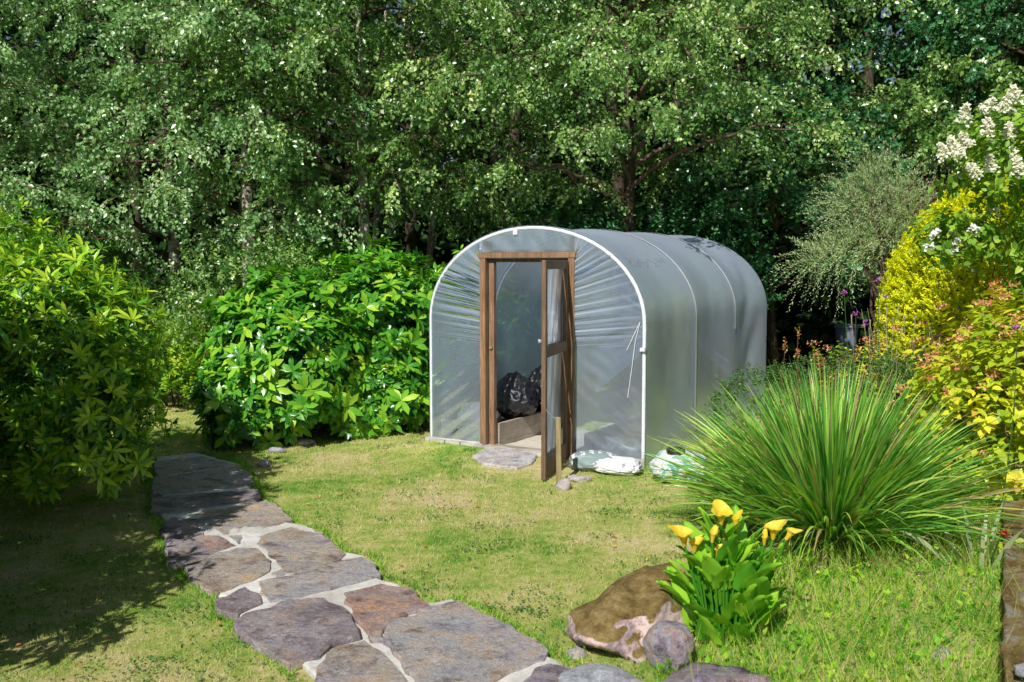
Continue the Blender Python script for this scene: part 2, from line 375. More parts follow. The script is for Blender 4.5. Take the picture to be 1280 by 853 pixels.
def rosettes(P, AX, r, k=9, size=.14, T=T8, tilt=(50, 95), rndbase=None, spread=.5):
    n = len(P); AX = nrm(AX + .35*rv(n, r))
    a = nrm(np.cross(AX, rv(n, r))); b = np.cross(AX, a)
    out = []
    rb = r.random(n) if rndbase is None else rndbase
    for j in range(k):
        w = 2*math.pi*j/k + r.uniform(-.3, .3, n); t = np.radians(r.uniform(tilt[0], tilt[1], n))
        rad = a*np.cos(w)[:, None] + b*np.sin(w)[:, None]
        Y = rad*np.sin(t)[:, None] + AX*np.cos(t)[:, None]; Y[:, 2] -= .1
        NN = nrm(AX*np.sin(t)[:, None] - rad*np.cos(t)[:, None] + .15*rv(n, r))
        out.append(place(T, P, Y, NN, size*r.uniform(.65, 1.15, n)*np.clip(.55+.8*rb, .6, 1.25), np.clip(rb*.5 + .5*r.random(n), 0, 1)))
    return merge(out)

def shoots(P, AX, r, length=.2, k=10, size=.05, T=T4, jit=.5, droop=.0, rb=None, out_t=.7, up=.6, face=.3):
    """leafy twigs: k leaves alternate along a short shoot"""
    n = len(P); AX = nrm(AX + jit*rv(n, r)); outp = []
    rb = r.random(n) if rb is None else rb
    a = nrm(np.cross(AX, rv(n, r))); b = np.cross(AX, a)
    for j in range(k):
        u = (j+.5)/k; w = j*2.4 + r.uniform(-.4, .4, n)
        rad = a*np.cos(w)[:, None] + b*np.sin(w)[:, None]
        p = P + AX*(length*u) - UP*(droop*length*u*u)
        Y = AX*(1-out_t) + rad*out_t; NN = nrm(UP*up + .6*rv(n, r) + AX*face)
        outp.append(place(T, p, Y, NN, size*r.uniform(.6, 1.2, n)*(1-.25*u), np.clip(rb*.55 + .45*r.random(n), 0, 1)))
    return merge(outp)

def stems_to(root, targets, r, rad=.012, mid=.4, wob=.06):
    mb = MB(); root = np.array(root, float)
    for t in targets:
        t = np.array(t, float); b = root + np.array([r.uniform(-.12, .12), r.uniform(-.12, .12), 0]); pts = []
        for i in range(6):
            u = i/5; p = b*(1-u) + t*u; p[2] = b[2] + (t[2]-b[2])*(u**.8); p[:2] = b[:2] + (t[:2]-b[:2])*(u**1.3)
            pts.append(p + r.normal(size=3)*wob*(u > 0)*(u < 1))
        mb.tube(pts, [rad*(1-.7*i/5) for i in range(6)], 5)
    return mb

def shrub(name, label, cat, base, lobes, leafdata, mat, r, nstem=10, group=None, stem_mat='twig', srad=.014):
    b = np.array([base[0], base[1], float(gz(base[0], base[1]))])
    root = empty(name, b, label, cat, group)
    V, Fc, R = leafdata
    mesh('foliage', V, Fc, M[mat], root, rnd=R)
    tg, _ = lobe_points(lobes, nstem*3, r, .6, .9)
    if len(tg): stems_to(b-[0, 0, .05], tg[:nstem], r, srad).build('stems', M[stem_mat], root, True)
    return root

# ------------------------------------------------------------------ ground
def axis(lo, hi, dlo, dhi, s):
    inner = np.arange(dlo, dhi+1e-6, s); L = dlo - np.geomspace(.3, dlo-lo, 14); R_ = dhi + np.geomspace(.3, hi-dhi, 14)
    return np.concatenate([L[::-1], inner, R_])
xs = axis(-90, 90, -8, 9, .14); ys = axis(-40, 130, 1, 18, .14)
XX, YY = np.meshgrid(xs, ys, indexing='ij'); ZZ = gz(XX, YY)
V = np.stack([XX, YY, ZZ], -1).reshape(-1, 3); nv = len(ys)
I, J = np.meshgrid(np.arange(len(xs)-1), np.arange(nv-1), indexing='ij'); a = (I*nv+J).ravel()
tag(mesh('lawn_ground', V, np.stack([a, a+nv, a+nv+1, a+1], 1), M['ground'], smooth=True), kind='structure')

# ------------------------------------------------------------------ path
def inside(poly, x, y):
    c = np.zeros(len(x), bool); n = len(poly)
    for i in range(n):
        x1, y1 = poly[i]; x2, y2 = poly[(i+1) % n]
        c ^= ((y1 > y) != (y2 > y)) & (x < (x2-x1)*(y-y1)/(y2-y1+1e-12)+x1)
    return c

def crop1(l): return [(160+x/2.9125, 560+y/2.9125) for x, y in l]
def crop2(l): return [(440+x/4, 640+y/4) for x, y in l]
outline = [(186, 574), (190, 600), (188, 640), (199, 662), (206, 695), (214, 708), (234, 724), (256, 742), (271, 760), (270, 775), (294, 785), (310, 800), (345, 827), (365, 846), (380, 880), (430, 960), (520, 1080),
           (900, 1080), (860, 960), (800, 890), (735, 845), (690, 816), (620, 770), (573, 749), (545, 756), (513, 732), (479, 722), (472, 697), (430, 690), (406, 664), (370, 655), (350, 640), (328, 622), (318, 600), (304, 580), (252, 567)]
path_xy = [tuple(G(*p)[:2]) for p in outline]

def jag(poly, r, amp=.012, step=.07):
    out = []
    for i in range(len(poly)):
        p = np.array(poly[i]); q = np.array(poly[(i+1) % len(poly)]); L = np.linalg.norm(q-p); k = max(1, int(L/step))
        for j in range(k):
            s = p + (q-p)*j/k; out.append(s + r.normal(size=2)*amp*(1. if j else .5))
    return out

def slab(name, poly, z, h, mat, parent, r, inset=.012, amp=.008, loc=None):
    P = jag(poly, r, amp); c = np.mean(P, 0); n = len(P)
    # signed inset along local normals
    area = sum(P[i][0]*P[(i+1) % n][1]-P[(i+1) % n][0]*P[i][1] for i in range(n)); sg = 1 if area > 0 else -1
    def ins(d):
        o = []
        for i in range(n):
            t = P[(i+1) % n]-P[i-1]; t = t/(np.linalg.norm(t)+1e-9); o.append(P[i] + sg*np.array([-t[1], t[0]])*d)
        return o
    rings = [(ins(0), -.02), (ins(0), h*.6), (ins(inset*.5), h*.92), (ins(inset), h)]
    V = []
    for ring, dz in rings:
        for p in ring: V.append((p[0], p[1], float(gz(p[0], p[1])) + z + dz + r.normal()*.0012))
    Fc = []
    for k in range(3):
        for i in range(n):
            j = (i+1) % n; f = (k*n+i, k*n+j, (k+1)*n+j, (k+1)*n+i); Fc.append(f if sg > 0 else f[::-1])
    top = [3*n+i for i in range(n)]; Fc.append(tuple(top if sg > 0 else top[::-1]))
    return mesh(name, V, Fc, mat, parent, True if False else False, loc)

r = np.random.default_rng(3)
def inset(poly, d):
    P = [np.array(p) for p in poly]; n = len(P); ar = sum(P[i][0]*P[(i+1) % n][1]-P[(i+1) % n][0]*P[i][1] for i in range(n)); sg = 1 if ar > 0 else -1; o = []
    for i in range(n):
        t = P[(i+1) % n]-P[i-1]; t = t/(np.linalg.norm(t)+1e-9); o.append(P[i]+sg*np.array([-t[1], t[0]])*d)
    return o
pj = jag(inset(path_xy, .075), r, .012, .12)
path = slab('path', pj, .0, .028, M['mortar'], None, r, .02, .004)
tag(path, 'crazy paved path of grey, brown and purple flagstones set in pale mortar', 'path', kind='structure')
stones = [
 ('st_grey', crop1([(92, 52), (268, 33), (385, 62), (105, 102)])),
 ('st_grey', crop1([(98, 108), (392, 68), (440, 95), (452, 125), (385, 148), (85, 170)])),
 ('st_purple', crop1([(85, 185), (400, 160), (465, 152), (480, 182), (350, 212), (160, 238), (90, 232)])),
 ('st_brown', crop1([(240, 243), (330, 224), (372, 228), (285, 246)])),
 ('st_brown', crop1([(252, 262), (322, 235), (510, 192), (560, 225), (592, 262), (540, 282), (430, 305), (352, 318), (305, 288)])),
 ('st_purple', crop1([(130, 280), (165, 256), (245, 260), (268, 310), (288, 388), (200, 430), (155, 428), (140, 360)])),
 ('st_rust', crop1([(264, 320), (330, 320), (396, 358), (294, 390)])),
 ('st_grey', crop1([(362, 322), (428, 320), (428, 343), (405, 354)])),
 ('st_brown', crop1([(442, 350), (480, 325), (598, 292), (640, 306), (710, 310), (740, 350), (785, 388), (768, 410), (660, 448), (578, 458), (505, 370), (470, 350)])),
 ('st_brown', crop1([(215, 420), (290, 395), (400, 370), (462, 370), (495, 400), (518, 440), (480, 468), (330, 528), (290, 520), (225, 460)])),
 ('st_blue', crop1([(520, 460), (555, 447), (572, 465), (540, 472)])),
 ('st_grey', crop1([(472, 490), (590, 472), (780, 414), (850, 402), (898, 430), (912, 468), (780, 498), (620, 543), (522, 560), (490, 530)])),
 ('st_purple', crop1([(325, 555), (430, 512), (468, 535), (476, 570), (390, 610), (335, 590)])),
 ('st_purple', crop1([(390, 640), (432, 610), (600, 560), (710, 552), (798, 600), (828, 655), (832, 690), (740, 720), (700, 762), (590, 788), (450, 700), (400, 660)])),
 ('st_rust', [(434, 742), (477, 731), (510, 736), (538, 760), (487, 778), (475, 789), (461, 789), (449, 775)]),
 ('st_brown', [(460, 794), (475, 791), (479, 800), (463, 800)]),
 ('st_grey', [(481, 788), (490, 780), (540, 761), (572, 753), (615, 773), (657, 796), (684, 817), (682, 825), (625, 845), (600, 858), (540, 868), (524, 853), (494, 815), (483, 800)]),
 ('st_brown', [(397, 835), (422, 810), (455, 802), (483, 824), (498, 842), (514, 860), (470, 890), (400, 880)]),
 ('st_purple', [(655, 853), (687, 831), (716, 838), (735, 858), (705, 878), (640, 872)]),
 ('st_grey', [(535, 880), (610, 866), (690, 885), (720, 930), (640, 980), (560, 950)]),
 ('st_brown', [(410, 900), (470, 897), (520, 880), (548, 960), (500, 1010), (450, 970)]),
 ('st_purple', [(520, 1020), (560, 965), (640, 990), (740, 940), (820, 960), (850, 1060), (540, 1065)]),
 ('st_grey', [(715, 890), (745, 870), (785, 905), (800, 940), (735, 925)]),
]
M['st_blue'] = M['st_grey']
for key, pg in stones:
    w = [tuple(G(*p, h=.03)[:2]) for p in pg]
    big = len(w) > 4; w = [tuple(q) for q in inset(w, -.012)] if big else w
    slab('flagstone', w, .022, .013 + r.uniform(0, .004), M[key], path, r, .006, .011 if big else .005, loc=None)

# ------------------------------------------------------------------ rocks
def rock(name, c, rad, mat, label, cat='rock', seed=0, amp=.18, sub=5, flat=None, rot=0, group=None, facet=.95):
    import bmesh
    bm = bmesh.new(); bmesh.ops.create_icosphere(bm, subdivisions=sub, radius=1)
    rr = random.Random(seed); pl = [(Vector((rr.gauss(0, 1), rr.gauss(0, 1), rr.gauss(0, .8))).normalized(), rr.uniform(.62, .88)) for _ in range(15)]
    V = []
    for v in bm.verts:
        d = v.co.normalized(); s = 1.
        for nrm_, k in pl:
            dd = d.dot(nrm_)
            if dd > 1e-3: s = min(s, k/dd*1.0)
        s = (1-facet) + facet*s
        s *= 1 + amp*mnoise.fractal(d*1.6+Vector((seed*3.1, 0, 0)), 1, 2, 5) + .02*mnoise.noise(d*9) + .012*mnoise.noise(d*22)
        V.append(d*s)
    ca, sa = math.cos(rot), math.sin(rot)
    P = [(c[0]+(v.x*rad[0])*ca-(v.y*rad[1])*sa, c[1]+(v.x*rad[0])*sa+(v.y*rad[1])*ca, c[2]+v.z*rad[2]) for v in V]
    Fc = [[v.index for v in f.verts] for f in bm.faces]; bm.free()
    o = mesh(name, P, Fc, M[mat], None, True, loc=(c[0], c[1], float(gz(c[0], c[1]))))
    return tag(o, label, cat, group)

def at(px, py, h=0): return G(px, py, h)
p = at(800, 806); rock('boulder', (p[0]+.01, p[1]+.30, .03), (.29, .54, .26), 'boulder', 'large boulder with brown moss on top and a pinkish white face, beside yellow arum lilies', 'boulder', 21, .14, 5, rot=-.45, facet=.95)
p = at(838, 836); rock('rock', (p[0], p[1]+.05, .06), (.13, .12, .125), 'rock_purple', 'small rounded purple grey rock between the mossy boulder and the arum lilies', 'rock', 2, .1, 5, rot=.4)
p = at(885, 880); rock('rock', (p[0], p[1]-.02, .0), (.32, .2, .2), 'rock_purple', 'broad flat purple rock below the arum lilies at the bottom edge', 'rock', 9, .12, 4)
p = at(757, 868); rock('rock', (p[0], p[1]-.02, .0), (.26, .2, .10), 'rock_blue', 'bluish grey lichened rock at the bottom edge between path and boulder', 'rock', 5, .15, 4)
p = at(825, 880); rock('rock', (p[0], p[1]-.02, -.02), (.08, .12, .09), 'rock_purple', 'small pinkish rock wedged between bluish rock and broad purple rock', 'rock', 15, .15, 3)
p = at(722, 830); rock('rock', (p[0], p[1]+.1, -.01), (.06, .07, .045), 'rock_pale', 'small tan stone against the foot of the boulder', 'rock', 25, .15, 3)
p = at(1177, 820); rock('stone', (p[0], p[1], p[2]), (.06, .05, .035), 'rock_pale', 'small grey stone lying in the weedy grass on the right', 'stone', 6, .2, 3)
p = at(705, 612); rock('stone', (p[0], p[1], p[2]+.03), (.075, .06, .06), 'rock_pale', 'round pale stone at the foot of the wooden stake', 'stone', 7, .1, 4)
p = at(722, 602); rock('stone', (p[0], p[1]+.02, p[2]+.015), (.12, .06, .045), 'rock_pale', 'long flat pale stone behind the stake and beside the compost sacks', 'stone', 8, .12, 4)
for i, (px, py, s, lab) in enumerate([(380, 556, .09, 'pale grey stone at the edge of the lawn under the middle rhododendron'), (346, 566, .07, 'small grey stone in shade left of the pale stone under the rhododendron'), (330, 583, .06, 'small dark stone beside the far end of the path')]):
    p = at(px, py); rock('stone', (p[0], p[1], p[2]+.02), (s*1.3, s, s*.6), 'rock_blue' if i else 'rock_pale', lab, 'stone', 30+i, .15, 3)

# ------------------------------------------------------------------ polytunnel
def T3(s, v, z): q = L0 + UA*s + VA*v; return np.array([q[0], q[1], z + TZ])
U3 = np.array([*UA, 0]); V3 = np.array([*VA, 0])
def prof(t):
    """hoop outline, t 0..1 from left foot to right foot"""
    leg = ZS; arc = 2.72; tot = 2*leg+arc; d = t*tot
    if d < leg: return 0., d
    if d > leg+arc: return W, tot-d
    a = math.pi*(d-leg)/arc
    return W/2 - W/2*math.cos(a), ZS + BR*math.sin(a)
def arch(s): c = (s-W/2)/(W/2); return ZS + BR*math.sqrt(max(0, 1-c*c))

tun = empty('polytunnel', T3(W/2, 0, -TZ), 'small arched polytunnel of hazy clear polythene over white hoops with its wooden door open', 'polytunnel')
def cover(u, t):
    v = -.004 + u*(LEN+.008); s, z = prof(t)
    k = (v/1.2) % 1; sag = .028*math.sin(math.pi*k)**2*(1 if z > .3 else z/.3)
    if v > 2.4: sag *= 1.6
    cx, cz = s-W/2, z-ZS; nn = math.hypot(cx/(W/2), max(cz, 0)/BR)+1e-6
    if z <= ZS: dx, dz = (1 if s > W/2 else -1), 0
    else: L = math.hypot(cx/(W/2)**2, cz/BR**2); dx, dz = cx/(W/2)**2/L, cz/BR**2/L
    wr = .0015*math.sin(u*70+t*9)*math.sin(t*31) + .004*math.sin((u*11+t*17))*math.exp(-((k-.5)/.5)**2)
    if v > 2.4: wr += .010*math.sin((v*9 + t*46))*math.sin(math.pi*k)
    o = .024 - sag + wr*math.sin(math.pi*k)
    return T3(s + dx*o, v, z + dz*o - (.0 if z > .02 else .06))
MB().grid(cover, 96, 120).build('cover', M['film'], tun, True)
# gathered back panel
def back(u, t):
    s, z = prof(t); q = (1-u); w = .012*math.sin(t*170)*u*(1-u)*4
    return T3(W/2 + (s-W/2)*q*.999, LEN+.002+w, .95 + (z-.95)*q)
MB().grid(back, 24, 160).build('back_panel', M['film'], tun, True)
for i in range(4):
    pts = []; rad = []
    for k in range(61):
        s, z = prof(k/60); pts.append(T3(s, i*1.2, z - (.06 if k in (0, 60) else 0)))
    h = MB().tube(pts, .016 if i else .018, 8).build('hoop', M['hoop'] if i in (0, 1) else M['pipe'], tun, True)
    if i == 0: h['label'] = 'white taped front hoop'
# straps over hoops (white anti hot-spot tape on the outside of hoops 1-3)
for i in (1, 2):
    def st(u, t, i=i):
        s, z = prof((.02+.96*t) if i == 1 else (.2+.6*t)); cx, cz = s-W/2, z-ZS
        if z <= ZS: dx, dz = (1 if s > W/2 else -1), 0
        else: L = math.hypot(cx/(W/2)**2, cz/BR**2); dx, dz = cx/(W/2)**2/L, cz/BR**2/L
        return T3(s+dx*.033, i*1.2-.022+.044*u, z+dz*.033)
    MB().grid(st, 1, 90).build('hoop_tape', M['hoop'], tun, True)
# base boards
for (s0, s1) in ((-.05, .62), (1.58, W+.03)):
    mb = MB().box(T3((s0+s1)/2, -.035, -.04), s1-s0, .03, .10, U3, V3); bevel(mb.build('base_board', M['greyboard'], tun))
bevel(MB().box(T3(.28, -.058, -.075), .7, .02, .05, U3, V3).build('base_board', M['greyboard'], tun))
for s in (.19, .37):
    MB().tube([T3(s, -.056, -.09), T3(s, -.056, .0)], .006, 6).build('peg', M['ink'], tun)
# door frame
SL0, SL1, SR0, SR1, ZT = .597, .66, 1.54, 1.60, 1.83
def post(name, s0, s1, v0, v1, z0, z1, mat):
    return bevel(MB().box(T3((s0+s1)/2, (v0+v1)/2, (z0+z1)/2), s1-s0, v1-v0, z1-z0, U3, V3).build(name, mat, tun), .003)
post('door_post', SL0, SL1, -.05, .02, .0, ZT-.052, M['frame'])
post('door_post', SL1+.012, SL1+.066, .0, .05, -.02, ZT-.055, M['frame'])
post('door_post', SR0, SR1, -.05, .02, -.05, ZT-.052, M['frame'])
post('door_post', SR0-.035, SR0-.003, .0, .05, -.05, ZT-.055, M['door'])
post('lintel', SL0-.015, SR1+.015, -.056, .024, ZT-.05, ZT, M['frame'])
post('lintel', SL1, SR0, .0, .05, ZT-.09, ZT-.053, M['door'])
for s in (SL0+.04, SR1-.05): post('upright', s-.03, s+.04, .022, .06, ZT, arch(s)-.03, M['pinkwood'])
post('crossbar', SL0+.08, SR1-.1, .024, .05, ZT+.002, ZT+.03, M['pinkwood'])
post('threshold', SL0+.02, SR1-.02, -.045, .05, -.07, -.005, M['oldboard'])
post('threshold', SL0+.07, SR1-.15, -.075, -.047, -.085, -.02, M['greyboard'])
MB().box(T3(SL1+.04, -.012, .93), .03, .02, .02, U3, V3).build('latch_block', M['stake'], tun)
# front polythene, gathered towards the posts
def front(side):
    sp = SL0+.004 if side < 0 else SR1-.004
    sgn = side; nz0 = .97; zh0 = 1.02
    tp = arch(sp)
    def hoop_pt(v):       # v 0..1 : lower zone straight, upper zone over the arch
        if v < .34: return (0. if sgn < 0 else W), v/.34*zh0, v/.34*nz0
        w = (v-.34)/.66
        dl = (ZS-zh0); # along leg then arch
        aend = math.acos(max(-1, min(1, (W/2-(sp if sgn < 0 else W-sp))/(W/2))))
        arcl = 1.36*aend/(math.pi/2); d = w*(dl+arcl)
        if d < dl: s, z = 0., zh0+d
        else: a_ = aend*(d-dl)/arcl; s, z = W/2-W/2*math.cos(a_), ZS+BR*math.sin(a_)
        return (s if sgn < 0 else W-s), z, nz0 + (ZT-nz0-.0)*min(1, w*1.04)**.92
    rs = 3.3 if sgn < 0 else 1.1
    CR = []
    def fn(u, v):
        sh, zh, zp = hoop_pt(v)
        s = sp + (sh-sp)*u; z = zp + (zh-zp)*u
        d = 0.; cr_ = 0.
        if v >= .34:
            w = (v-.34)/.66; amp = .026*(1-.72*u)*min(1, w*7)*(.55+.45*math.sin(w*9+rs))
            fr = 84 + 6*math.sin(w*7+rs)
            q_ = fr*w+rs+.5*math.sin(w*31+rs*2); d = amp*(math.sin(q_)*(.6+.5*math.sin(w*19+rs)) + .26*math.sin(q_*1.83+u*.8) + .3*math.sin(q_*.47)) + .0015*math.sin(w*310+u*2)*(1-u); cr_ = max(0, math.sin(q_+.6))**2.2*(1-.75*u)*min(1, w*6)*(.45+.55*abs(math.sin(w*23+rs))) + .5*max(0, math.sin(q_*2.3+2))**6*max(0, 1-1.6*u) + .003*math.sin(41*w+u*6)
        else:
            d = .006*math.sin(z*7+u*5+rs)*math.sin(math.pi*u) + .004*math.sin((z*3+u*1.2)*14)*math.sin(math.pi*u)*(1 if sgn < 0 else .6)
        CR.append(cr_)
        return T3(s, -.012 - .02*(1-u) + d*math.sin(math.pi*min(1, u*3+.25)*.5)*(1-.3*u), z)
    mb = MB().grid(fn, 44, 420); mesh('front_panel', mb.V, mb.F, M['film_front'], tun, True, rnd=CR)
front(-1); front(1)
def topf(u, t):
    s = SL0 + (SR1-SL0)*u; zt = arch(s)
    return T3(s, -.012+.004*math.sin(u*23+t*3)*math.sin(math.pi*t), ZT+.004 + (zt-ZT)*t)
MB().grid(topf, 40, 10).build('front_panel', M['film_front'], tun, True)
# tape scraps
mb = MB(); mb.box(T3(.98, -.03, 2.02), .045, .012, .05, U3, V3); mb.build('clip', M['hoop'], tun)
mb = MB(); mb.box(T3(W+.0, -.03, .98), .045, .03, .03, U3, V3); mb.build('clip', M['hoop'], tun)
mb = MB(); mb.tube([T3(W-.03, -.03, 1.22), T3(W-.07, -.035, 1.05), T3(W-.10, -.035, .82), T3(W-.14, -.03, .55)], .0035, 5); mb.tube([T3(W-.03, -.03, 1.22), T3(W-.15, -.035, .97)], .003, 5); mb.build('tape_strip', M['hoop'], tun)
# faded print on the cover: short rows of worn, broken strokes
rp = random.Random(4); mb = MB()
def cov(v, t, off=.004):
    a = cover(v/LEN, t); s, z = prof(t); cx, cz = s-W/2, z-ZS; L = math.hypot(cx/(W/2)**2, cz/BR**2)
    return a + U3*(cx/(W/2)**2/L*off) + UP*(cz/BR**2/L*off)
for row in range(4):
    v = .14
    while v < (1.02 if row < 3 else .8):
        w_ = rp.choice((.01, .018, .026)); 
        if rp.random() < .62:
            t0 = .643 + row*.0052; q = [cov(v, t0), cov(v+w_, t0), cov(v+w_, t0+.0036), cov(v, t0+.0036)]
            b = len(mb.V); mb.V += q; mb.F.append((b, b+1, b+2, b+3))
        v += w_ + rp.choice((.008, .012, .03))
mb.build('faded_print', simple('worn_print', (.27, .31, .35), (.36, .41, .46), 60), tun)

# door
hg = T3(SR0-.01, -.06, 0); dd = np.array([-.27, -.963, 0]); dd /= np.linalg.norm(dd); dn = np.array([-dd[1], dd[0], 0])
DW, DT, DZ0, DZ1 = .85, .038, .015, 1.84
def dp(a_, n_, z): q = hg + dd*a_ + dn*n_; return np.array([q[0], q[1], z])
mb = MB(); sw = .062
mb.box(dp(sw/2, 0, (DZ0+DZ1)/2), sw, DT, DZ1-DZ0, dd, dn)
mb.box(dp(DW-sw/2, 0, (DZ0+DZ1)/2), sw, DT, DZ1-DZ0, dd, dn)
for z0, z1 in ((DZ1-.075, DZ1), (1.03, 1.12), (DZ0, DZ0+.17)):
    mb.box(dp(DW/2, 0, (z0+z1)/2), DW-2*sw-.002, DT-.006, z1-z0, dd, dn)
door = bevel(mb.build('door', M['door'], tun)); door['label'] = 'dark stained wooden door with polythene panes standing wide open'
for z0, z1 in ((1.105, DZ1-.06), (DZ0+.155, 1.045)):
    def pf(u, t, z0=z0, z1=z1):
        w_ = .0022*math.sin(u*23+t*9)*math.sin(math.pi*u) + .004*math.sin(u*9-t*7+1)*math.sin(math.pi*t)+.0009*math.sin(u*51+t*4)
        return dp(.05+(DW-.1)*u, -.024 + w_*.8, z0+(z1-z0)*t)
    MB().grid(pf, 40, 50).build('pane', M['film_door'], door, True)
mb = MB().tube([dp(DW-.035, -.02, 1.17), dp(DW-.035, -.05, 1.17), dp(DW-.035, -.052, 1.17)], [.008, .02, .012], 12)
mb.build('knob', M['rock_pale'], door, True)
for z in (.35, 1.55): MB().box(dp(.0, -.022, z), .05, .005, .09, dd, dn).build('hinge', M['ink'], door)

# stake with wire
p = at(698, 606); stz = .56
mb = MB().box(p+[0, 0, stz/2-.02], .04, .035, stz+.04, (1, .1, 0), (-.1, 1, 0), (-.018, 0, 1)); st = bevel(mb.build('wooden_stake', M['stake'], None, loc=p), .004)
tag(st, 'short square wooden stake driven into the lawn in front of the open door', 'stake')
wp = [p+np.array([-.02, .0, stz-.04]), p+np.array([-.03, .03, stz-.015]), p+np.array([-.07, .09, stz+.01]), dp(DW-.03, -.03, .66)]
MB().tube(wp, .004, 5).build('wire', M['ink'], st)

# raised beds, floor and contents
def bed(name, label, boards):
    mb = MB(); c = np.mean([(T3(*b[0], 0)+T3(*b[1], 0))/2 for b in boards], 0); c[2] = 0.04
    for (a_, b_, h) in boards:
        P0, P1 = T3(*a_, 0), T3(*b_, 0); d = (P1-P0); L = np.linalg.norm(d); d /= L; nn = np.cross(UP, d)
        mb.box((P0+P1)/2+UP*(h/2-.05), L, .035, h, d, nn)
    o = bevel(mb.build(name, M['oldboard'], None, loc=c)); return tag(o, label, 'raised bed')
lb = bed('raised_bed', 'weathered board raised bed on the left inside the polytunnel, holding the bin bags', [((.08, .06), (.70, .06), .24), ((.72, .08), (.72, 3.3), .24)])
rb_ = bed('raised_bed', 'pale board raised bed on the right inside the polytunnel seen through the film', [((1.66, .07), (2.2, .07), .22), ((1.66, .09), (1.66, 3.3), .22)])
M['soil'] = simple('dry_soil', (.06, .04, .03), (.2, .15, .11), 20, .95, .8, .1)
M['sand'] = simple('cream_floor', (.5, .44, .36), (.7, .64, .54), 14, .9, .5, .1)
def fill(parent, s0, s1, z, mat, name, amp=.02, v0=.09):
    def fn(u, t): s = s0+(s1-s0)*u; v = v0+t*3.2; return T3(s, v, z + amp*math.sin(s*9+v*4)*math.sin(v*6+1) + amp*.5*math.sin(s*23+v*17))
    return MB().grid(fn, 14, 60).build(name, mat, parent, True)
fill(lb, .05, .70, .10, M['soil'], 'soil'); fill(rb_, 1.68, 2.22, .09, M['soil'], 'soil')
tag(fill(None, .74, 1.64, -.035, M['sand'], 'floor', .004, .06), kind='structure')

def bag(name, label, cat, c, rad, mat, seed, amp=.12, tuft=True, parentless=True, crease=.05, rot=0):
    import bmesh
    bm = bmesh.new(); bmesh.ops.create_icosphere(bm, subdivisions=5, radius=1); V = []
    ca, sa = math.cos(rot), math.sin(rot)
    for v in bm.verts:
        d = v.co.normalized(); o = Vector((seed*2.7, seed, 0))
        s = 1 + amp*mnoise.noise(d*1.7+o) - crease*abs(mnoise.noise(d*3.3+o*2))*1.6 - crease*.6*abs(mnoise.noise(Vector((d.x*8, d.y*8, d.z*4))+o))
        if tuft is False and amp >= .1:
            d2 = Vector([math.copysign(abs(v_)**.62, v_) for v_ in d]); s *= .86
        else: d2 = d
        q = Vector((d2.x*s*rad[0], d2.y*s*rad[1], d.z*s*rad[2]))
        if tuft and d.z > .86: q.z += (d.z-.86)*rad[2]*1.2*(1+.8*mnoise.noise(d*14+o)); q.x *= 1-(d.z-.86)*2.5; q.y *= 1-(d.z-.86)*2.5
        if d.z < -.3: q.z = q.z*.8
        V.append((c[0]+q.x*ca-q.y*sa, c[1]+q.x*sa+q.y*ca, c[2]+q.z))
    Fc = [[v.index for v in f.verts] for f in bm.faces]; bm.free()
    return tag(mesh(name, V, Fc, mat, None, True, loc=(c[0], c[1], c[2]-rad[2]*.8)), label, cat)
m = N('black_plastic'); f = m.noise(9, 6, .7); M['black'] = m.end(m.pbr((.012, .013, .016), .28, .6, m.bump(f, .6, .03)))
M['wicker'] = wood('wicker', (.2, .13, .07), (.45, .33, .2), (30, 30, 30))
bag('bin_bag', 'black plastic bin bag nearest the polytunnel doorway with pale glare on it', 'bin bag', T3(.60, .62, .34), (.25, .26, .25), M['black'], 1, .16, True, crease=.13)
bag('bin_bag', 'tall black bin bag standing behind the nearer bin bag in the left bed', 'bin bag', T3(.72, 1.15, .40), (.25, .24, .33), M['black'], 2, .18, True, crease=.13)
bag('bin_bag', 'black bin bag slumped at the left edge of the doorway', 'bin bag', T3(.33, 1.0, .30), (.2, .22, .24), M['black'], 3)
# wicker basket
bc = T3(.62, 1.95, .10); mb = MB()
def bk(u, t): a_ = 2*math.pi*u; rr = (.17+.06*t)*(1+.03*math.sin(u*2*math.pi*24+ (int(t*10) % 2)*math.pi)); return bc + np.array([rr*math.cos(a_), rr*math.sin(a_), t*.36])
mb.grid(bk, 96, 20); mb.tube([bc+np.array([.23*math.cos(i*.2618), .23*math.sin(i*.2618), .36]) for i in range(25)], .014, 6)
tag(mb.build('wicker_basket', M['wicker'], None, True, loc=bc), 'round wicker basket beside the bin bags inside the polytunnel', 'basket')
# soil heap behind the left front film
bag('soil_heap', 'pinkish heap of dry soil behind the left front film of the polytunnel', 'soil heap', T3(.30, .40, .14), (.26, .2, .22), M['sand'], 5, .1, False, crease=.03)
# doorstep slab
w = [tuple(G(*q)[:2]) for q in [(590, 573), (604, 565), (630, 562), (672, 572), (664, 582), (646, 588), (604, 583)]]
sl = slab('doorstep_slab', w, .0, .03, M['rock_pale'], None, r, .015, .006); c = np.array([*np.mean(w, 0), .03])
sl.data.transform(__import__('mathutils').Matrix.Translation([-float(v) for v in c])); sl.location = [float(v) for v in c]
tag(sl, 'flat pale stone slab lying in the grass before the polytunnel doorway', 'stone slab')

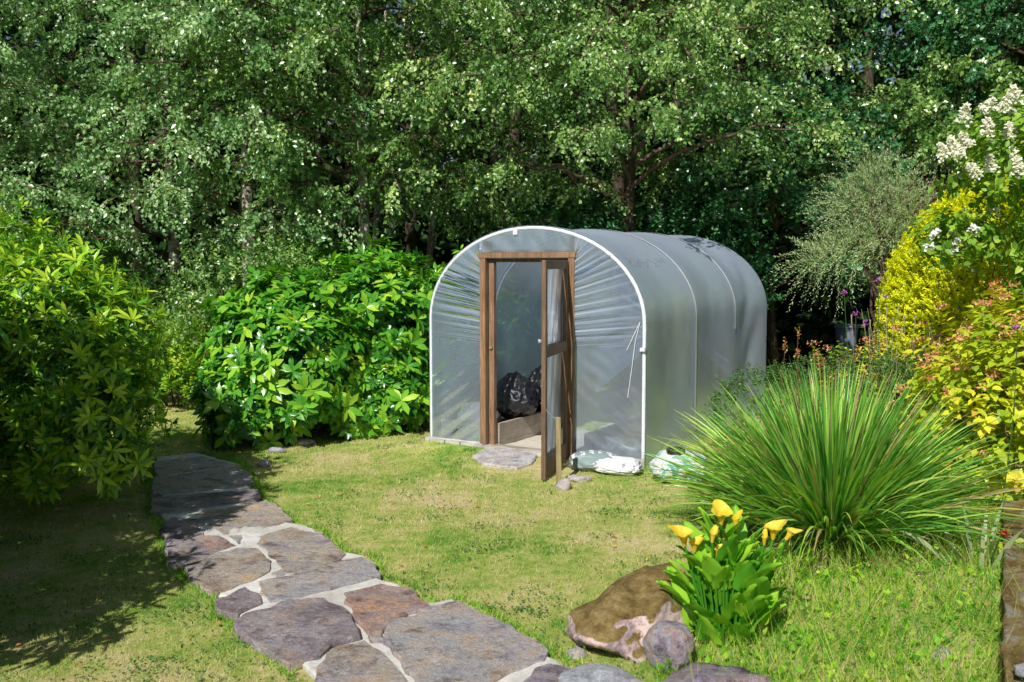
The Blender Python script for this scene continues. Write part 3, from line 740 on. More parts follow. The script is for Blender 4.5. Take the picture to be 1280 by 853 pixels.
# compost sacks
def sack_mat(name, base, band, mode):
    m = N(name); co = m.n('ShaderNodeTexCoord').outputs['Object']; sp = m.n('ShaderNodeSeparateXYZ'); m.t.links.new(co, sp.inputs[0])
    f = m.noise(7, 6, .7, co)
    if mode == 0:      # grey green panel with broken white lettering rows
        x = m.math('GREATER_THAN', m.math('ADD', m.math('FRACT', m.math('MULTIPLY', sp.outputs[0], 13.)), 0), .5)
        n2 = m.math('GREATER_THAN', m.noise(22, 2, .5, co), .47); y = m.math('LESS_THAN', m.math('ABSOLUTE', m.math('ADD', sp.outputs[1], -.02)), .09)
        k = m.math('MULTIPLY', m.math('MULTIPLY', x, y), n2); c = m.mix(k, (*base, 1), (.75, .77, .77, 1))
    else:
        k = m.ramp(m.noise(4.2, 3, .6, co, 1.5), [(.50, (0, 0, 0)), (.55, (1, 1, 1))]); c = m.mix(k, (*base, 1), (*band, 1))
        k2 = m.ramp(m.noise(9, 3, .6, co, 1.), [(.6, (0, 0, 0)), (.64, (1, 1, 1))]); c = m.mix(k2, c, (.12, .36, .42, 1) if mode == 1 else (.3, .28, .38, 1))
    return m.end(m.pbr(c, .38, .45, m.bump(f, .5, .03)))
M['sackA'] = sack_mat('grey_green_sack', (.22, .29, .29), (.7, .7, .7), 0)
M['sackB'] = sack_mat('white_sack', (.74, .75, .75), (.68, .7, .72), 2)
M['sackC'] = sack_mat('white_green_sack', (.72, .74, .74), (.12, .42, .36), 1)
p = at(742, 588); bag('compost_sack', 'grey green compost sack with white lettering lying by the polytunnel wall', 'sack', p+[0, .02, .07], (.25, .17, .115), M['sackA'], 11, .1, False, crease=.07, rot=-.35)
p = at(772, 592); bag('compost_sack', 'folded white sack lying against the grey green sack', 'sack', p+[0, .0, .06], (.25, .15, .095), M['sackB'], 12, .12, False, crease=.1, rot=-.4)
p = at(846, 600); o = bag('compost_sack', 'bulging white and green sack at the tunnel corner behind the strap leaves', 'sack', p+[.02, -.03, .11], (.28, .2, .17), M['sackC'], 13, .14, False, crease=.1, rot=.1)
p2 = p+np.array([-.03, -.1, .265]); bag('black_sack', 'crumpled black plastic lying on top of the white and green sack', 'sack', p2, (.09, .07, .035), M['black'], 14, .1, False)

# ------------------------------------------------------------------ trees
def catm(P, k):
    return P
def birch(name, label, base, h, R, seed, dens=1., leaf=.060, mat='birch', bk='bark_birch', zmin=.18, lean=(0, 0), tr=.11, T=T4, droop=1., nl=46, group='trees behind the garden', az=(3.3, 6.1), twl=(.16, .38), top_pow=.7, extra=None):
    r = np.random.default_rng(seed); b = np.array([base[0], base[1], float(gz(*base))])
    root = empty(name, b, label, 'tree', group)
    mb = MB(); npt = 10; tp = []
    for i in range(npt):
        u = i/(npt-1); tp.append(b + np.array([lean[0]*u + .10*math.sin(u*5+seed), lean[1]*u + .08*math.sin(u*4+seed*2), h*u - .1*(i == 0)]))
    tp = np.array(tp); mb.tube(tp, [tr*(1.25 if i == 0 else 1)*(1-.88*i/(npt-1)) for i in range(npt)], 9)
    tw = MB(); LP, LA, LR = [], [], []
    for i in range(nl):
        u = zmin + (1-zmin)*((i+.5)/nl); ix = u*(npt-1); k = min(int(ix), npt-2); s0 = tp[k]+(tp[k+1]-tp[k])*(ix-k)
        a_ = i*2.39996+r.uniform(-.4, .4)
        if az is not None and i % 4: a_ = az[0] + (az[1]-az[0])*((i*.618+r.uniform(0, .1)) % 1)
        env = math.sin(math.pi*min(1, (u-zmin)/(1-zmin)*.8+.25))**top_pow
        L = R*env*r.uniform(.7, 1.12); d = np.array([math.cos(a_), math.sin(a_), 0]); pts = []
        rise = r.uniform(.35, .75)
        for j in range(8):
            w = j/7; pts.append(s0 + d*L*w + UP*(L*rise*(w - .75*w*w*droop)) + r.normal(size=3)*.04*L*w)
        if extra and i < len(extra):
            e_ = np.array(extra[i]); s1 = tp[5]; L = np.linalg.norm(e_-s1); d = nrm(np.array([e_[0]-s1[0], e_[1]-s1[1], 0])); pts = [s1+(e_-s1)*w+UP*.5*math.sin(math.pi*w)*(1 if w < 1 else 1) for w in np.linspace(0, 1, 8)]
        pts = np.array(pts); rad0 = .028*(1-u*.6)*(R/2.)
        tw.tube(pts, [rad0*(1-.85*j/7)+.003 for j in range(8)], 5, False)
        nb = max(3, int(4.1*L))
        for q in range(nb):
            w = .25 + .78*(q+r.random())/nb; jx = min(w*7, 6.999); kk = int(jx); bp = pts[kk]+(pts[kk+1]-pts[kk])*(jx-kk)
            sd = rv(1, r)[0]; sd[2] = abs(sd[2])*.4-.1; sd = nrm(sd*.8+d*.6); bl = r.uniform(.4, .95)
            be = [bp + sd*bl*t_ - UP*(bl*.5*droop*t_*t_) for t_ in (0, .5, 1.)]
            tw.tube(be, [.007, .005, .002], 3, False)
            nt = int(r.integers(11, 16)*dens); rb0 = r.random()
            for z_ in range(nt):
                t_ = .1+.9*(z_+.5)/nt; st_ = bp + sd*bl*t_ - UP*(bl*.5*droop*t_*t_)
                td = nrm(sd*.9 + rv(1, r)[0]*.75 - UP*droop*.55); LP.append(st_); LA.append(td*r.uniform(*twl)*(1.1-.45*t_)); LR.append(rb0)
    LP = np.array(LP); LA = np.array(LA); LR = np.array(LR); n = len(LP); out = []
    for j in range(9):
        u = (j+r.random(n))/9; p = LP + LA*u[:, None] - UP*(.35*droop*u*u)[:, None]*np.linalg.norm(LA, axis=1)[:, None] + r.normal(size=(n, 3))*.014
        Y = nrm(nrm(LA)*.5 + rv(n, r)*.7 - UP*.3*droop); NN = nrm(rv(n, r)*.95 + UP*.5 + np.array([-.25, -.55, 0]))
        out.append(place(T, p, Y, NN, leaf*r.uniform(.65, 1.2, n), np.clip(LR*.45+.55*r.random(n)**1.2, 0, 1)))
    V, Fc, Rr = merge(out)
    o = len(mb.V); nf = len(mb.F); mb.V += tw.V; mb.F += [tuple(q+o for q in f) for f in tw.F]
    mesh('trunk', mb.V, mb.F, None, root, True, mats=[M[bk], M['twig']], mi=[0]*nf+[1]*(len(mb.F)-nf))
    mesh('crown', V, Fc, M[mat], root, rnd=Rr)
    return root, len(Fc)

tot = 0
TR = [
 # x, y, h, R, seed, mat, label
 (-6.9, 12.6, 7.4, 2.6, 1, 'birch_pale', 'pale small leaved birch at the far left above the left rhododendron', dict(zmin=.10, leaf=.056, dens=1.25)),
 (-4.9, 14.6, 8.4, 2.5, 2, 'birch_pale', 'birch standing second from the left behind the gap in the shrubs', dict(zmin=.10, leaf=.056, dens=1.1)),
 (-3.35, 13.0, 7.6, 2.1, 3, 'birch_pale', 'white barked birch rising behind the middle rhododendron', dict(zmin=.26, tr=.12)),
 (-1.75, 13.3, 7.4, 2.2, 4, 'birch', 'leaning birch with yellowish sprays left of the polytunnel roof', dict(zmin=.3, lean=(-.5, 0), tr=.10)),
 (-.35, 15.2, 7.0, 1.9, 5, 'birch', 'dark birch set back behind the left end of the polytunnel', dict(zmin=.28, dens=.6)),
 (1.5, 13.6, 8.0, 3.2, 6, 'birch', 'broad birch drooping over the middle of the polytunnel', dict(zmin=.24, leaf=.056, dens=1.1, bk='bark_dark', extra=[(1.2, 10.5, 3.45), (1.8, 10.7, 3.3), (2.3, 10.9, 3.5), (.7, 11.0, 3.9)])),
 (3.3, 16.0, 8.2, 2.3, 7, 'birch', 'birch drooping behind the right end of the polytunnel', dict(zmin=.3, dens=1.)),
 (7.6, 16.5, 8.5, 2.3, 8, 'dark_leaf', 'tall dark tree at the top right corner', dict(zmin=.35, leaf=.08, droop=.6, bk='bark_dark')),
]
for (x, y, h, R, sd, mt, lab, kw) in TR:
    _, k = birch('birch_tree' if mt.startswith('birch') else 'broadleaf_tree', lab, (x, y), h, R, sd, mat=mt, **kw); tot += k
_, k = birch('broadleaf_tree', 'bushy mid green tree with glossy leaves above the grey green willow', (6.6, 15.0), 4.7, 1.5, 21, mat='birch', bk='bark_dark', zmin=.35, leaf=.075, droop=.5, dens=1.3, nl=26, tr=.07); tot += k
_, k = birch('holly_tree', 'dark glossy evergreen tree overhanging the back right end of the polytunnel', (3.9, 14.6), 4.3, 1.5, 22, mat='dark_leaf', bk='bark_dark', zmin=.3, leaf=.085, droop=.5, dens=1.2, nl=26, tr=.08); tot += k
# leaning bare limbs and extra stems seen low between shrubs and crowns
for i, (px, D, lab) in enumerate([(358, 14.2, 'slim grey birch stem just right of the white barked birch'), (405, 14.6, 'short pale birch stem above the middle rhododendron'), (470, 15.2, 'thin leaning birch stem left of the polytunnel'), (528, 14.9, 'dark twin stem just left of the polytunnel roof')]):
    p = A(px, 330, D); birch('birch_tree', lab, (p[0], p[1]), 6.2+.3*i, 1.3, 40+i, mat='birch', zmin=.5, nl=12, tr=.065, lean=(-.3+.2*i, .2), dens=.8)
# far wood
def curtain(name, label, y0, y1, x0, x1, z1, n, sd, size, gap=None):
    r = np.random.default_rng(sd); k = n
    c = np.stack([r.uniform(x0, x1, 1000), r.uniform(y0, y1, 1000), np.where(np.arange(1000) < 340, r.uniform(.2, 3.4, 1000), r.uniform(.2, z1, 1000))], 1)
    if gap: c = c[~gap(c)]
    i = r.integers(0, len(c), k); P = c[i] + nrm(r.normal(size=(k, 3)))*np.cbrt(r.random(k))[:, None]*np.array([1.2, .7, .85])
    P = P[P[:, 2] > .3]; k = len(P); rb = (i[:k]*.37) % 1
    V, Fc, R = place(T4, P, rv(k, r), nrm(rv(k, r)+UP*.3+np.array([-.1, -.3, 0])), size*r.uniform(.6, 1.2, k), np.clip(rb*.5+.5*r.random(k), 0, 1))
    return tag(mesh(name, V, Fc, M['far_leaf'], None, rnd=R), label, 'woodland', kind='stuff')
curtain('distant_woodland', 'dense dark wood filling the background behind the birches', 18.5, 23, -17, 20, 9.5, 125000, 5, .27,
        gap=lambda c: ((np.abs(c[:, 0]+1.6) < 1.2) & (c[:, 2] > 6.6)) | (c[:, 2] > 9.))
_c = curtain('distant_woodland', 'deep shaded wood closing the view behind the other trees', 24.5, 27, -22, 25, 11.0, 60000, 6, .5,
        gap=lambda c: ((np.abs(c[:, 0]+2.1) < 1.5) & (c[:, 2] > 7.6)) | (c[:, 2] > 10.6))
r = np.random.default_rng(77); 
for i in range(15):
    x = -13+i*1.9+r.uniform(-.5, .5); y = r.uniform(17.6, 20.5); mb = MB(); b = np.array([x, y, float(gz(x, y))]); l = r.normal()*.4
    mb.tube([b-[0, 0, .1], b+[l*.3, 0, 2], b+[l*.8, .1, 4.5], b+[l, 0, 8]], [.16, .12, .1, .05], 8)
    for q in range(5):
        z = r.uniform(1.6, 6); a_ = r.uniform(0, 6.28); s = b+[l*z/8, 0, z]; e = s+np.array([math.cos(a_)*1.5, math.sin(a_)*.8, .5]); mb.tube([s, (s+e)/2+[0, 0, .1], e], [.04, .025, .01], 5, False)
    if x > -14: tag(mb.build('bare_trunk', M['bark_dark'], None, True, loc=b), 'bare dark trunk standing in the shade of the far wood', 'tree trunk', 'dark trunks in the far wood')

# ------------------------------------------------------------------ shrubs
def rhodo(name, label, base, lobes, n, seed, mat, size=.15, k=9, T=T8, lo=.72, group=None, tilt=(45, 95), pw=1.):
    r = np.random.default_rng(seed)
    P, O = lobe_points(lobes, n, r, lo, 1.05, -.75); AX = nrm(O + UP*.55)
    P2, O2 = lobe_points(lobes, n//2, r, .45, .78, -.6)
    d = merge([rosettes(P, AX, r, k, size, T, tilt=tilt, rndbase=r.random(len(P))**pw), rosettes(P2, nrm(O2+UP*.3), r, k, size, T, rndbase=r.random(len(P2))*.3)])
    return shrub(name, label, 'shrub', base, lobes, d, mat, r, 16, group)
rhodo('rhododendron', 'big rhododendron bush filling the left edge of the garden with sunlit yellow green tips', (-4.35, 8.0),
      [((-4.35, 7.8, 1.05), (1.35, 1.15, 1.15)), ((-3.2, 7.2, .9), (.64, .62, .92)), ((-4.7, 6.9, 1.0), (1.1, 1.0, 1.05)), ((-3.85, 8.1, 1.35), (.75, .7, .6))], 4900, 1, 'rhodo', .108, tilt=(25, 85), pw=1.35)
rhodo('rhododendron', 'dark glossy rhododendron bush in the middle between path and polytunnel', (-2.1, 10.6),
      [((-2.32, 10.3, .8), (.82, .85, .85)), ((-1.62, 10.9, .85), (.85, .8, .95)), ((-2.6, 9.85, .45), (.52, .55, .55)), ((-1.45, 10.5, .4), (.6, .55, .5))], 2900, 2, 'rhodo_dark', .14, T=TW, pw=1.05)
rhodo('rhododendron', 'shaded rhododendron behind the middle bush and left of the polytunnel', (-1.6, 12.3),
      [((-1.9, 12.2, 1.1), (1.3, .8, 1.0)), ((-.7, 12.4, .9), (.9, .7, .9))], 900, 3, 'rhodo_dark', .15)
r = np.random.default_rng(31)
lob = [((-3.15, 11.4, 1.25), (.75, .6, .7)), ((-2.6, 11.3, 1.5), (.5, .5, .5))]; P, O = lobe_points(lob, 700, r, .6)
shrub('leafy_shrub', 'pale small leaved shrub rising from the top left of the middle rhododendron', 'shrub', (-3.0, 11.4), lob, shoots(P, O, r, .2, 12, .055), 'birch', r)
lob = [((-4.2, 12.0, .45), (.8, .5, .65)), ((-3.7, 12.6, .4), (.6, .5, .5))]; P, O = lobe_points(lob, 900, r, .6)
shrub('leafy_shrub', 'low lime yellow shrub in the sunlit gap between the rhododendrons', 'shrub', (-4.2, 12.1), lob, shoots(P, nrm(O+UP), r, .2, 12, .07, T4), 'yellow_shrub', r)
lob = [((-5.6, 13.6, .9), (1.3, .7, 1.2)), ((-3.6, 14.1, .9), (1.1, .6, 1.1))]; P, O = lobe_points(lob, 900, r, .5)
shrub('leafy_shrub', 'tall mid green shrub behind the lime yellow shrub', 'shrub', (-4.6, 13.8), lob, shoots(P, nrm(O+UP), r, .25, 12, .07), 'low', r)

r = np.random.default_rng(33); lob = [((.7, 14.0, 1.5), (1.3, .6, 1.25)), ((2.4, 13.9, 1.5), (1.2, .6, 1.2))]; P, O = lobe_points(lob, 1300, r, .6)
shrub('evergreen_shrub', 'dark evergreen shrubbery directly behind the polytunnel roof', 'shrub', (1.6, 13.9), lob, shoots(P, nrm(O+UP*.6), r, .25, 12, .085, TB), 'dark_leaf', r)
# golden conifer
r = np.random.default_rng(41); lob = [((5.15, 10.3, 1.25), (1.25, 1.1, 1.42))]
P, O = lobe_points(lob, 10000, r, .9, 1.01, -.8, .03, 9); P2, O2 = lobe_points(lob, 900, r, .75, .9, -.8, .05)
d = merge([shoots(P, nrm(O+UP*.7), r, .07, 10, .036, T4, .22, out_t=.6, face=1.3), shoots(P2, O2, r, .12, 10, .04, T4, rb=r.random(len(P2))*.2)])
shrub('golden_conifer', 'rounded bright yellow conifer on the right behind the white flowered hydrangea', 'conifer', (5.15, 10.3), lob, d, 'gold', r)

# hydrangea
r = np.random.default_rng(42); lob = [((4.3, 8.2, 2.62), (.6, .55, .42)), ((4.75, 8.0, 1.9), (.6, .6, .8)), ((4.75, 8.4, 2.8), (.6, .5, .4))]
P, O = lobe_points(lob, 640, r, .55, 1.0, -.8, .2); d = shoots(P, nrm(O+UP*.5), r, .22, 9, .095, TB, .4, out_t=.75)
hy = shrub('hydrangea', 'tall hydrangea with cream white flower panicles leaning in from the right edge', 'shrub', (4.9, 8.4), lob, d, 'hydr', r, 18)
fl = [(1205, 152), (1228, 142), (1252, 140), (1270, 128), (1272, 150), (1192, 192), (1200, 198), (1182, 198), (1235, 170), (1238, 215), (1254, 222), (1275, 218), (1268, 205), (1240, 198), (1222, 222), (1262, 175), (1276, 180), (1210, 185)]
def panicle(c, ax, L, R, n, T=T4, sz=.028):
    ax = nrm(np.array(ax, float)); u = r.random(n)**.7; dirs = rv(n, r); P = c + ax*L*u[:, None] + (dirs-ax*(dirs@ax)[:, None])*(R*(1-u*.85)*r.uniform(.5, 1, n))[:, None]
    return place(T, P, rv(n, r), nrm(dirs*.6+ax*.4+np.array([-.3, -.8, .5])), sz*r.uniform(.7, 1.2, n), r.random(n))
for i, (px, py) in enumerate(fl):
    c = A(px, py, 7.9+.25*math.sin(i*2.1)); V, Fc, R = panicle(c, (r.normal()*.3-.25, -.3, 1), .13, .075, 230); mesh('panicle', V, Fc, M['cream'], hy, rnd=R)
for i, (px, py) in enumerate([(1160, 311), (1168, 295), (1190, 292), (1190, 318), (1222, 293), (1215, 290), (1195, 305), (1242, 268)]):
    c = A(px, py, 8.2); V, Fc, R = panicle(c, (0, -.5, .5), .05, .05, 26, T4, .04); mesh('flower_head', V, Fc, M['white_fl'], hy, rnd=R)
lobb = [(tuple(A(1200, 300, 8.35)), (.36, .28, .16))]; P, O = lobe_points(lobb, 90, r, .3, 1., -.9); V, Fc, R = shoots(P, nrm(O+UP*.3), r, .16, 7, .085, TB, .5, out_t=.8)
mesh('foliage', V, Fc, M['hydr'], hy, rnd=R)

# grey-green willow
r = np.random.default_rng(43); lob = [((4.0, 11.2, 2.62), (.3, .3, .34)), ((4.4, 11.3, 2.45), (.32, .3, .42)), ((4.1, 11.1, 2.1), (.34, .3, .22)), ((3.45, 11.0, 1.86), (.3, .3, .12)), ((3.75, 11.0, 2.0), (.2, .25, .14)), ((4.6, 11.4, 2.0), (.3, .35, .35)), ((3.75, 11.2, 2.45), (.2, .2, .2))]
P, O = lobe_points(lob, 800, r, .1, 1.15, -.9, .4); d = shoots(P, nrm(O*.8+UP*.45+np.array([-.3, 0, 0])), r, .42, 24, .046, TN, .45, out_t=.4, droop=.45, face=.5)
shrub('grey_willow', 'feathery grey green willow bush left of the golden conifer', 'shrub', (4.25, 11.3), lob, d, 'willow', r, 16, srad=.025)
lob = [((5.15, 12.2, 2.3), (.5, .4, .45))]; P, O = lobe_points(lob, 120, r, .3); shrub('red_leaved_shrub', 'dark red leaved shrub peeping out between willow and golden conifer', 'shrub', (5.1, 12.2), lob, shoots(P, nrm(O+UP), r, .25, 12, .05), 'red', r)

# orange-tipped yellow-green shrub
def tipped(name, label, base, lobes, n, seed, nseed, dk=.35, sc_=.105):
    r = np.random.default_rng(seed); P, O = lobe_points(lobes, n, r, .62, 1.05, -.8, .2)
    AX = nrm(O + UP*.8); d = shoots(P, AX, r, .2, 11, sc_, TB, .35, out_t=.8, up=.9, face=.8)
    s = shrub(name, label, 'shrub', base, lobes, d, 'hyper', r, 16)
    i = r.permutation(len(P))[:nseed]; out = []
    for j in i:
        c = P[j] + AX[j]*.21; k = 26; q = c + r.normal(size=(k, 3))*np.array([.028, .028, .014]); out.append(place(T4, q, rv(k, r)+UP*.5, rv(k, r), .022*r.uniform(.7, 1.3, k), r.random(k)))
    V, Fc, R = merge(out); mesh('seed_heads', V, Fc, M['seed'], s, rnd=R)
    return s
tipped('flowering_shrub', 'yellow green shrub dotted with orange red seed heads at the right edge', (4.1, 7.6), [((4.15, 7.5, .75), (.95, .85, .72)), ((3.55, 7.3, .5), (.6, .6, .5)), ((4.5, 8.2, .9), (.9, .6, .62))], 640, 51, 240)
tipped('flowering_shrub', 'low shrub with orange tipped leaves behind the large strap leaved clump', (3.7, 9.6), [((3.75, 9.6, .5), (.75, .5, .5)), ((4.4, 9.3, .6), (.6, .5, .5))], 420, 52, 120, sc_=.062)
r = np.random.default_rng(53); lob = [((3.05, 8.8, .52), (.7, .55, .5)), ((2.45, 9.3, .4), (.55, .5, .42)), ((3.6, 8.6, .5), (.5, .5, .45))]
P, O = lobe_points(lob, 1300, r, .8, 1.05, -.6, .08); shrub('low_shrub', 'low mound of small green leaves just behind the large strap leaved clump', 'shrub', (2.9, 8.9), lob, shoots(P, nrm(O+UP*.6), r, .1, 12, .032, T4), 'low', r)

# purple flowers on stems
r = np.random.default_rng(61)
fls = [(1098, 350, 9.4), (1107, 370, 9.5), (1070, 392, 9.3), (1081, 403, 9.5), (1055, 366, 9.4), (1272, 411, 6.6)]
for i, (px, py, D) in enumerate(fls):
    c = A(px, py, D); b = np.array([c[0]+.08*math.sin(i*2), D+.05, float(gz(c[0], D))])
    root = empty('purple_flower', b, ['purple flower on a tall thin stem below the willow, topmost of its group', 'faint purple flower right of the topmost purple one', 'purple flower hanging above the grey bin', 'small purple flower just right of the bin', 'small purple flower under the left branch of the willow', 'single purple flower over the orange tipped shrub at the right edge'][i], 'flower', 'purple flowers on thin stems')
    MB().tube([b, (b+c)/2+[.03, 0, .03], c], [.005, .004, .003], 5).build('stem', M['low'], root)
    k = 26; q = c + r.normal(size=(k, 3))*.013; V, Fc, R = place(T4, q, rv(k, r), rv(k, r), .022*r.uniform(.7, 1.2, k), r.random(k)); mesh('petals', V, Fc, M['purple_fl'], root, rnd=R)
# dry stalks
mb = MB(); root = empty('dry_stalks', (3.75, 8.9, float(gz(3.75, 8.9))), 'dry straw coloured stalks standing between the conifer and the orange tipped shrub', 'plant')
for i in range(44):
    x = r.uniform(3.1, 4.6); y = r.uniform(8.5, 9.3); z = float(gz(x, y)); h = r.uniform(.9, 1.45); l = r.normal(size=2)*.14
    mb.tube([(x, y, z), (x+l[0]*.4, y+l[1]*.4, z+h*.6), (x+l[0], y+l[1], z+h)], [.003, .002, .0015], 4, False)
    if i % 2: mb.tube([(x+l[0], y+l[1], z+h-.05), (x+l[0]*1.05, y+l[1], z+h+.04)], [.002, .006], 5)
mb.build('stems', simple('dry_stalk', (.3, .24, .14), (.5, .42, .27), 20), root)

# bin at the back
p = A(1057, 446, 16.8); bx, by = p[0], p[1]; bz = float(gz(bx, by)); M['bin'] = simple('blue_grey_bin', (.15, .18, .24), (.24, .28, .36), 6, .5, .1)
root = empty('garden_bin', (bx, by, bz), 'blue grey plastic garden bin standing in deep shade under the willow', 'bin')
MB().tube([(bx, by, bz), (bx, by, bz+.05), (bx, by, bz+.58), (bx, by, bz+.6)], [.13, .14, .19, .195], 20).build('body', M['bin'], root)
MB().tube([(bx, by, bz+.602), (bx, by, bz+.63), (bx, by, bz+.66)], [.21, .2, .12], 20).build('lid', M['bin'], root)

# strap-leaved clump
def blades(name, label, c, n, seed, Lr=(.9, 1.35), width=.011, mat='blade', spread=1., deadn=260, flowers=6):
    r = np.random.default_rng(seed); b = np.array([c[0], c[1], float(gz(*c))])
    root = empty(name, b, label, 'plant')
    def mk(n, Lr, tiltmax, w, low=0):
        a_ = r.uniform(0, 2*math.pi, n); tilt = np.radians(4 + tiltmax*r.random(n)**.75); L = r.uniform(*Lr, n); rr = .22*np.sqrt(r.random(n))
        S = 9; d = np.stack([np.cos(a_), np.sin(a_)], 1); V = np.zeros((n, S+1, 2, 3)); p = np.stack([b[0]+d[:, 0]*rr*(.3+tilt), b[1]+d[:, 1]*rr*(.3+tilt), np.full(n, b[2]-.02)], 1)
        sidev = np.stack([-d[:, 1], d[:, 0], np.zeros(n)], 1); tw = r.normal(size=n)*.5; bend = r.uniform(.1, .6, n)*(.3+tilt)
        for s in range(S+1):
            u = s/S; th = tilt + bend*u*u*1.1; th = np.minimum(th, 2.0)
            if s:
                p = p + np.stack([d[:, 0]*np.sin(th), d[:, 1]*np.sin(th), np.cos(th)], 1)*(L/S)[:, None]
            wv = w*(1 if u < .55 else max(0.04, 1-((u-.55)/.45)**1.6))*r.uniform(.8, 1.2, n)
            up_ = np.stack([-d[:, 0]*np.cos(th), -d[:, 1]*np.cos(th), np.sin(th)], 1)
            sv = sidev*np.cos(tw)[:, None] + up_*np.sin(tw)[:, None]
            V[:, s, 0] = p - sv*wv[:, None]/2; V[:, s, 1] = p + sv*wv[:, None]/2
        k = (S+1)*2; i0 = (np.arange(n)*k)[:, None]; s = np.arange(S)[None]*2
        Fc = np.stack([i0+s, i0+s+1, i0+s+3, i0+s+2], -1).reshape(-1, 4)
        return V.reshape(-1, 3), Fc, np.repeat(r.random(n), k)
    V, Fc, R = mk(n, Lr, 78*spread, width); mesh('leaves', V, Fc, M[mat], root, rnd=R)
    if deadn: V, Fc, R = mk(deadn, (.3, .85), 95, .009); mesh('dead_leaves', V, Fc, M['deadblade'], root, rnd=R)
    if flowers:
        for i in range(flowers):
            mb = MB()
            x = b[0]+r.uniform(-.45, .1); y = b[1]+r.uniform(-.2, .3); tp_ = np.array([x+r.normal()*.08, y, b[2]+r.uniform(1.05, 1.3)]); mb.tube([(b[0]+(x-b[0])*.4, y, b[2]), (x, y, b[2]+.7), tp_], [.004, .003, .002], 4, False)
            k = 30; q = tp_ + r.normal(size=(k, 3))*np.array([.009, .009, .024]); V, Fc, R = place(T4, q, rv(k, r), rv(k, r), .016, r.random(k))
            fs_ = mb.build('flower_stem', M['deadblade'], root); mesh('seed_head', V, Fc, M['litter'], fs_, rnd=R)
    return root
p = at(1038, 666); blades('strap_leaved_clump', 'large arching clump of long narrow green strap leaves to the right of the polytunnel', (p[0], p[1]), 2300, 71, Lr=(.66, 1.2), width=.016, spread=.76)
p = at(1222, 690)
def smallclump(px, py, n, lab, nm, seed, L, w, mt='blade'):
    p = at(px, py); blades(nm, lab, (p[0], p[1]), n, seed, L, w, mt, .8, 0, 0)
smallclump(1226, 705, 26, 'small tuft of broad grey green iris leaves beside the mossy wall', 'iris_tuft', 72, (.25, .42), .024, 'willow')
smallclump(1065, 700, 120, 'tuft of fine bright grass below the strap leaved clump', 'grass_tuft', 73, (.15, .32), .006, 'weed')
smallclump(985, 720, 90, 'tuft of long bright grass right of the arum lilies', 'grass_tuft', 74, (.15, .35), .006, 'weed')
smallclump(812, 575, 34, 'thin tuft of tall grass beside the front right hoop', 'grass_tuft', 75, (.15, .35), .005, 'weed')

# arum lilies
p = at(908, 800); b = np.array([p[0], p[1], p[2]]); r = np.random.default_rng(81)
cl = empty('arum_lily', b, 'clump of arum lilies with yellow flowers and broad green leaves beside the mossy boulder', 'plant')
TA = []   # arrow-shaped, waved leaf
rows = [(-.12, .10, .30), (0, .0, .34), (.2, .0, .33), (.45, .0, .27), (.7, .0, .17), (.88, 0, .08), (1.0, 0, .0)]
tv = []; tf = []
for i, (y, inn, w_) in enumerate(rows):
    wv = .035*math.sin(i*2.1); dz = -.22*max(0, y)**2
    tv += [(-w_, y, .07+wv+dz), (-w_*.45-inn*.2, y, .025+dz), (0, max(y, 0), dz), (w_*.45+inn*.2, y, .025+dz), (w_, y, .07-wv+dz)]
for i in range(len(rows)-1):
    for j in range(4):
        a_ = i*5+j; tf += [(a_, a_+1, a_+6), (a_, a_+6, a_+5)]
TAR = (np.array(tv), np.array(tf))
stem = MB(); P, Y, NN, S = [], [], [], []
for i in range(120):
    a_ = r.uniform(0, 2*math.pi); q = r.random()**.6; h = r.uniform(.05, .52)*(1.1-.45*q); tip = b + np.array([math.cos(a_)*.19*q, math.sin(a_)*.16*q, h]); o = b + np.array([math.cos(a_)*.07*q, math.sin(a_)*.06*q, -.02])
    m_ = (o+tip)/2 + np.array([math.cos(a_), math.sin(a_), 0])*.02*q; stem.tube([o, m_, tip], [.007, .006, .004], 6, False)
    out_ = np.array([math.cos(a_), math.sin(a_), 0]); y_ = nrm(out_*(.15+q*.55)+UP*r.uniform(.6, 1.3)+rv(1, r)[0]*.25)
    P.append(tip); Y.append(y_); NN.append(nrm(UP*.7-out_*.5+rv(1, r)[0]*.6)); S.append(r.uniform(.12, .21))
V, Fc, R = place(TAR, np.array(P), np.array(Y), np.array(NN), np.array(S), r.random(len(P)))
fo = mesh('foliage', V, Fc, M['calla'], cl, rnd=R, smooth=True)
m = N('yellow_spathe'); f = m.noise(12, 3, .5); c = m.ramp(f, [(.3, (.85, .62, .03)), (.7, (.92, .78, .10))])
tl = m.n('ShaderNodeBsdfTranslucent'); m.t.links.new(c, tl.inputs[0]); mx = m.n('ShaderNodeMixShader', In={0: .3}); m.t.links.new(m.pbr(c, .45, .35), mx.inputs[1]); m.t.links.new(tl.outputs[0], mx.inputs[2]); M['spathe'] = m.end(mx.outputs[0])
M['spadix'] = simple('orange_spadix', (.7, .35, .02), (.85, .5, .04), 60, .7, .5)
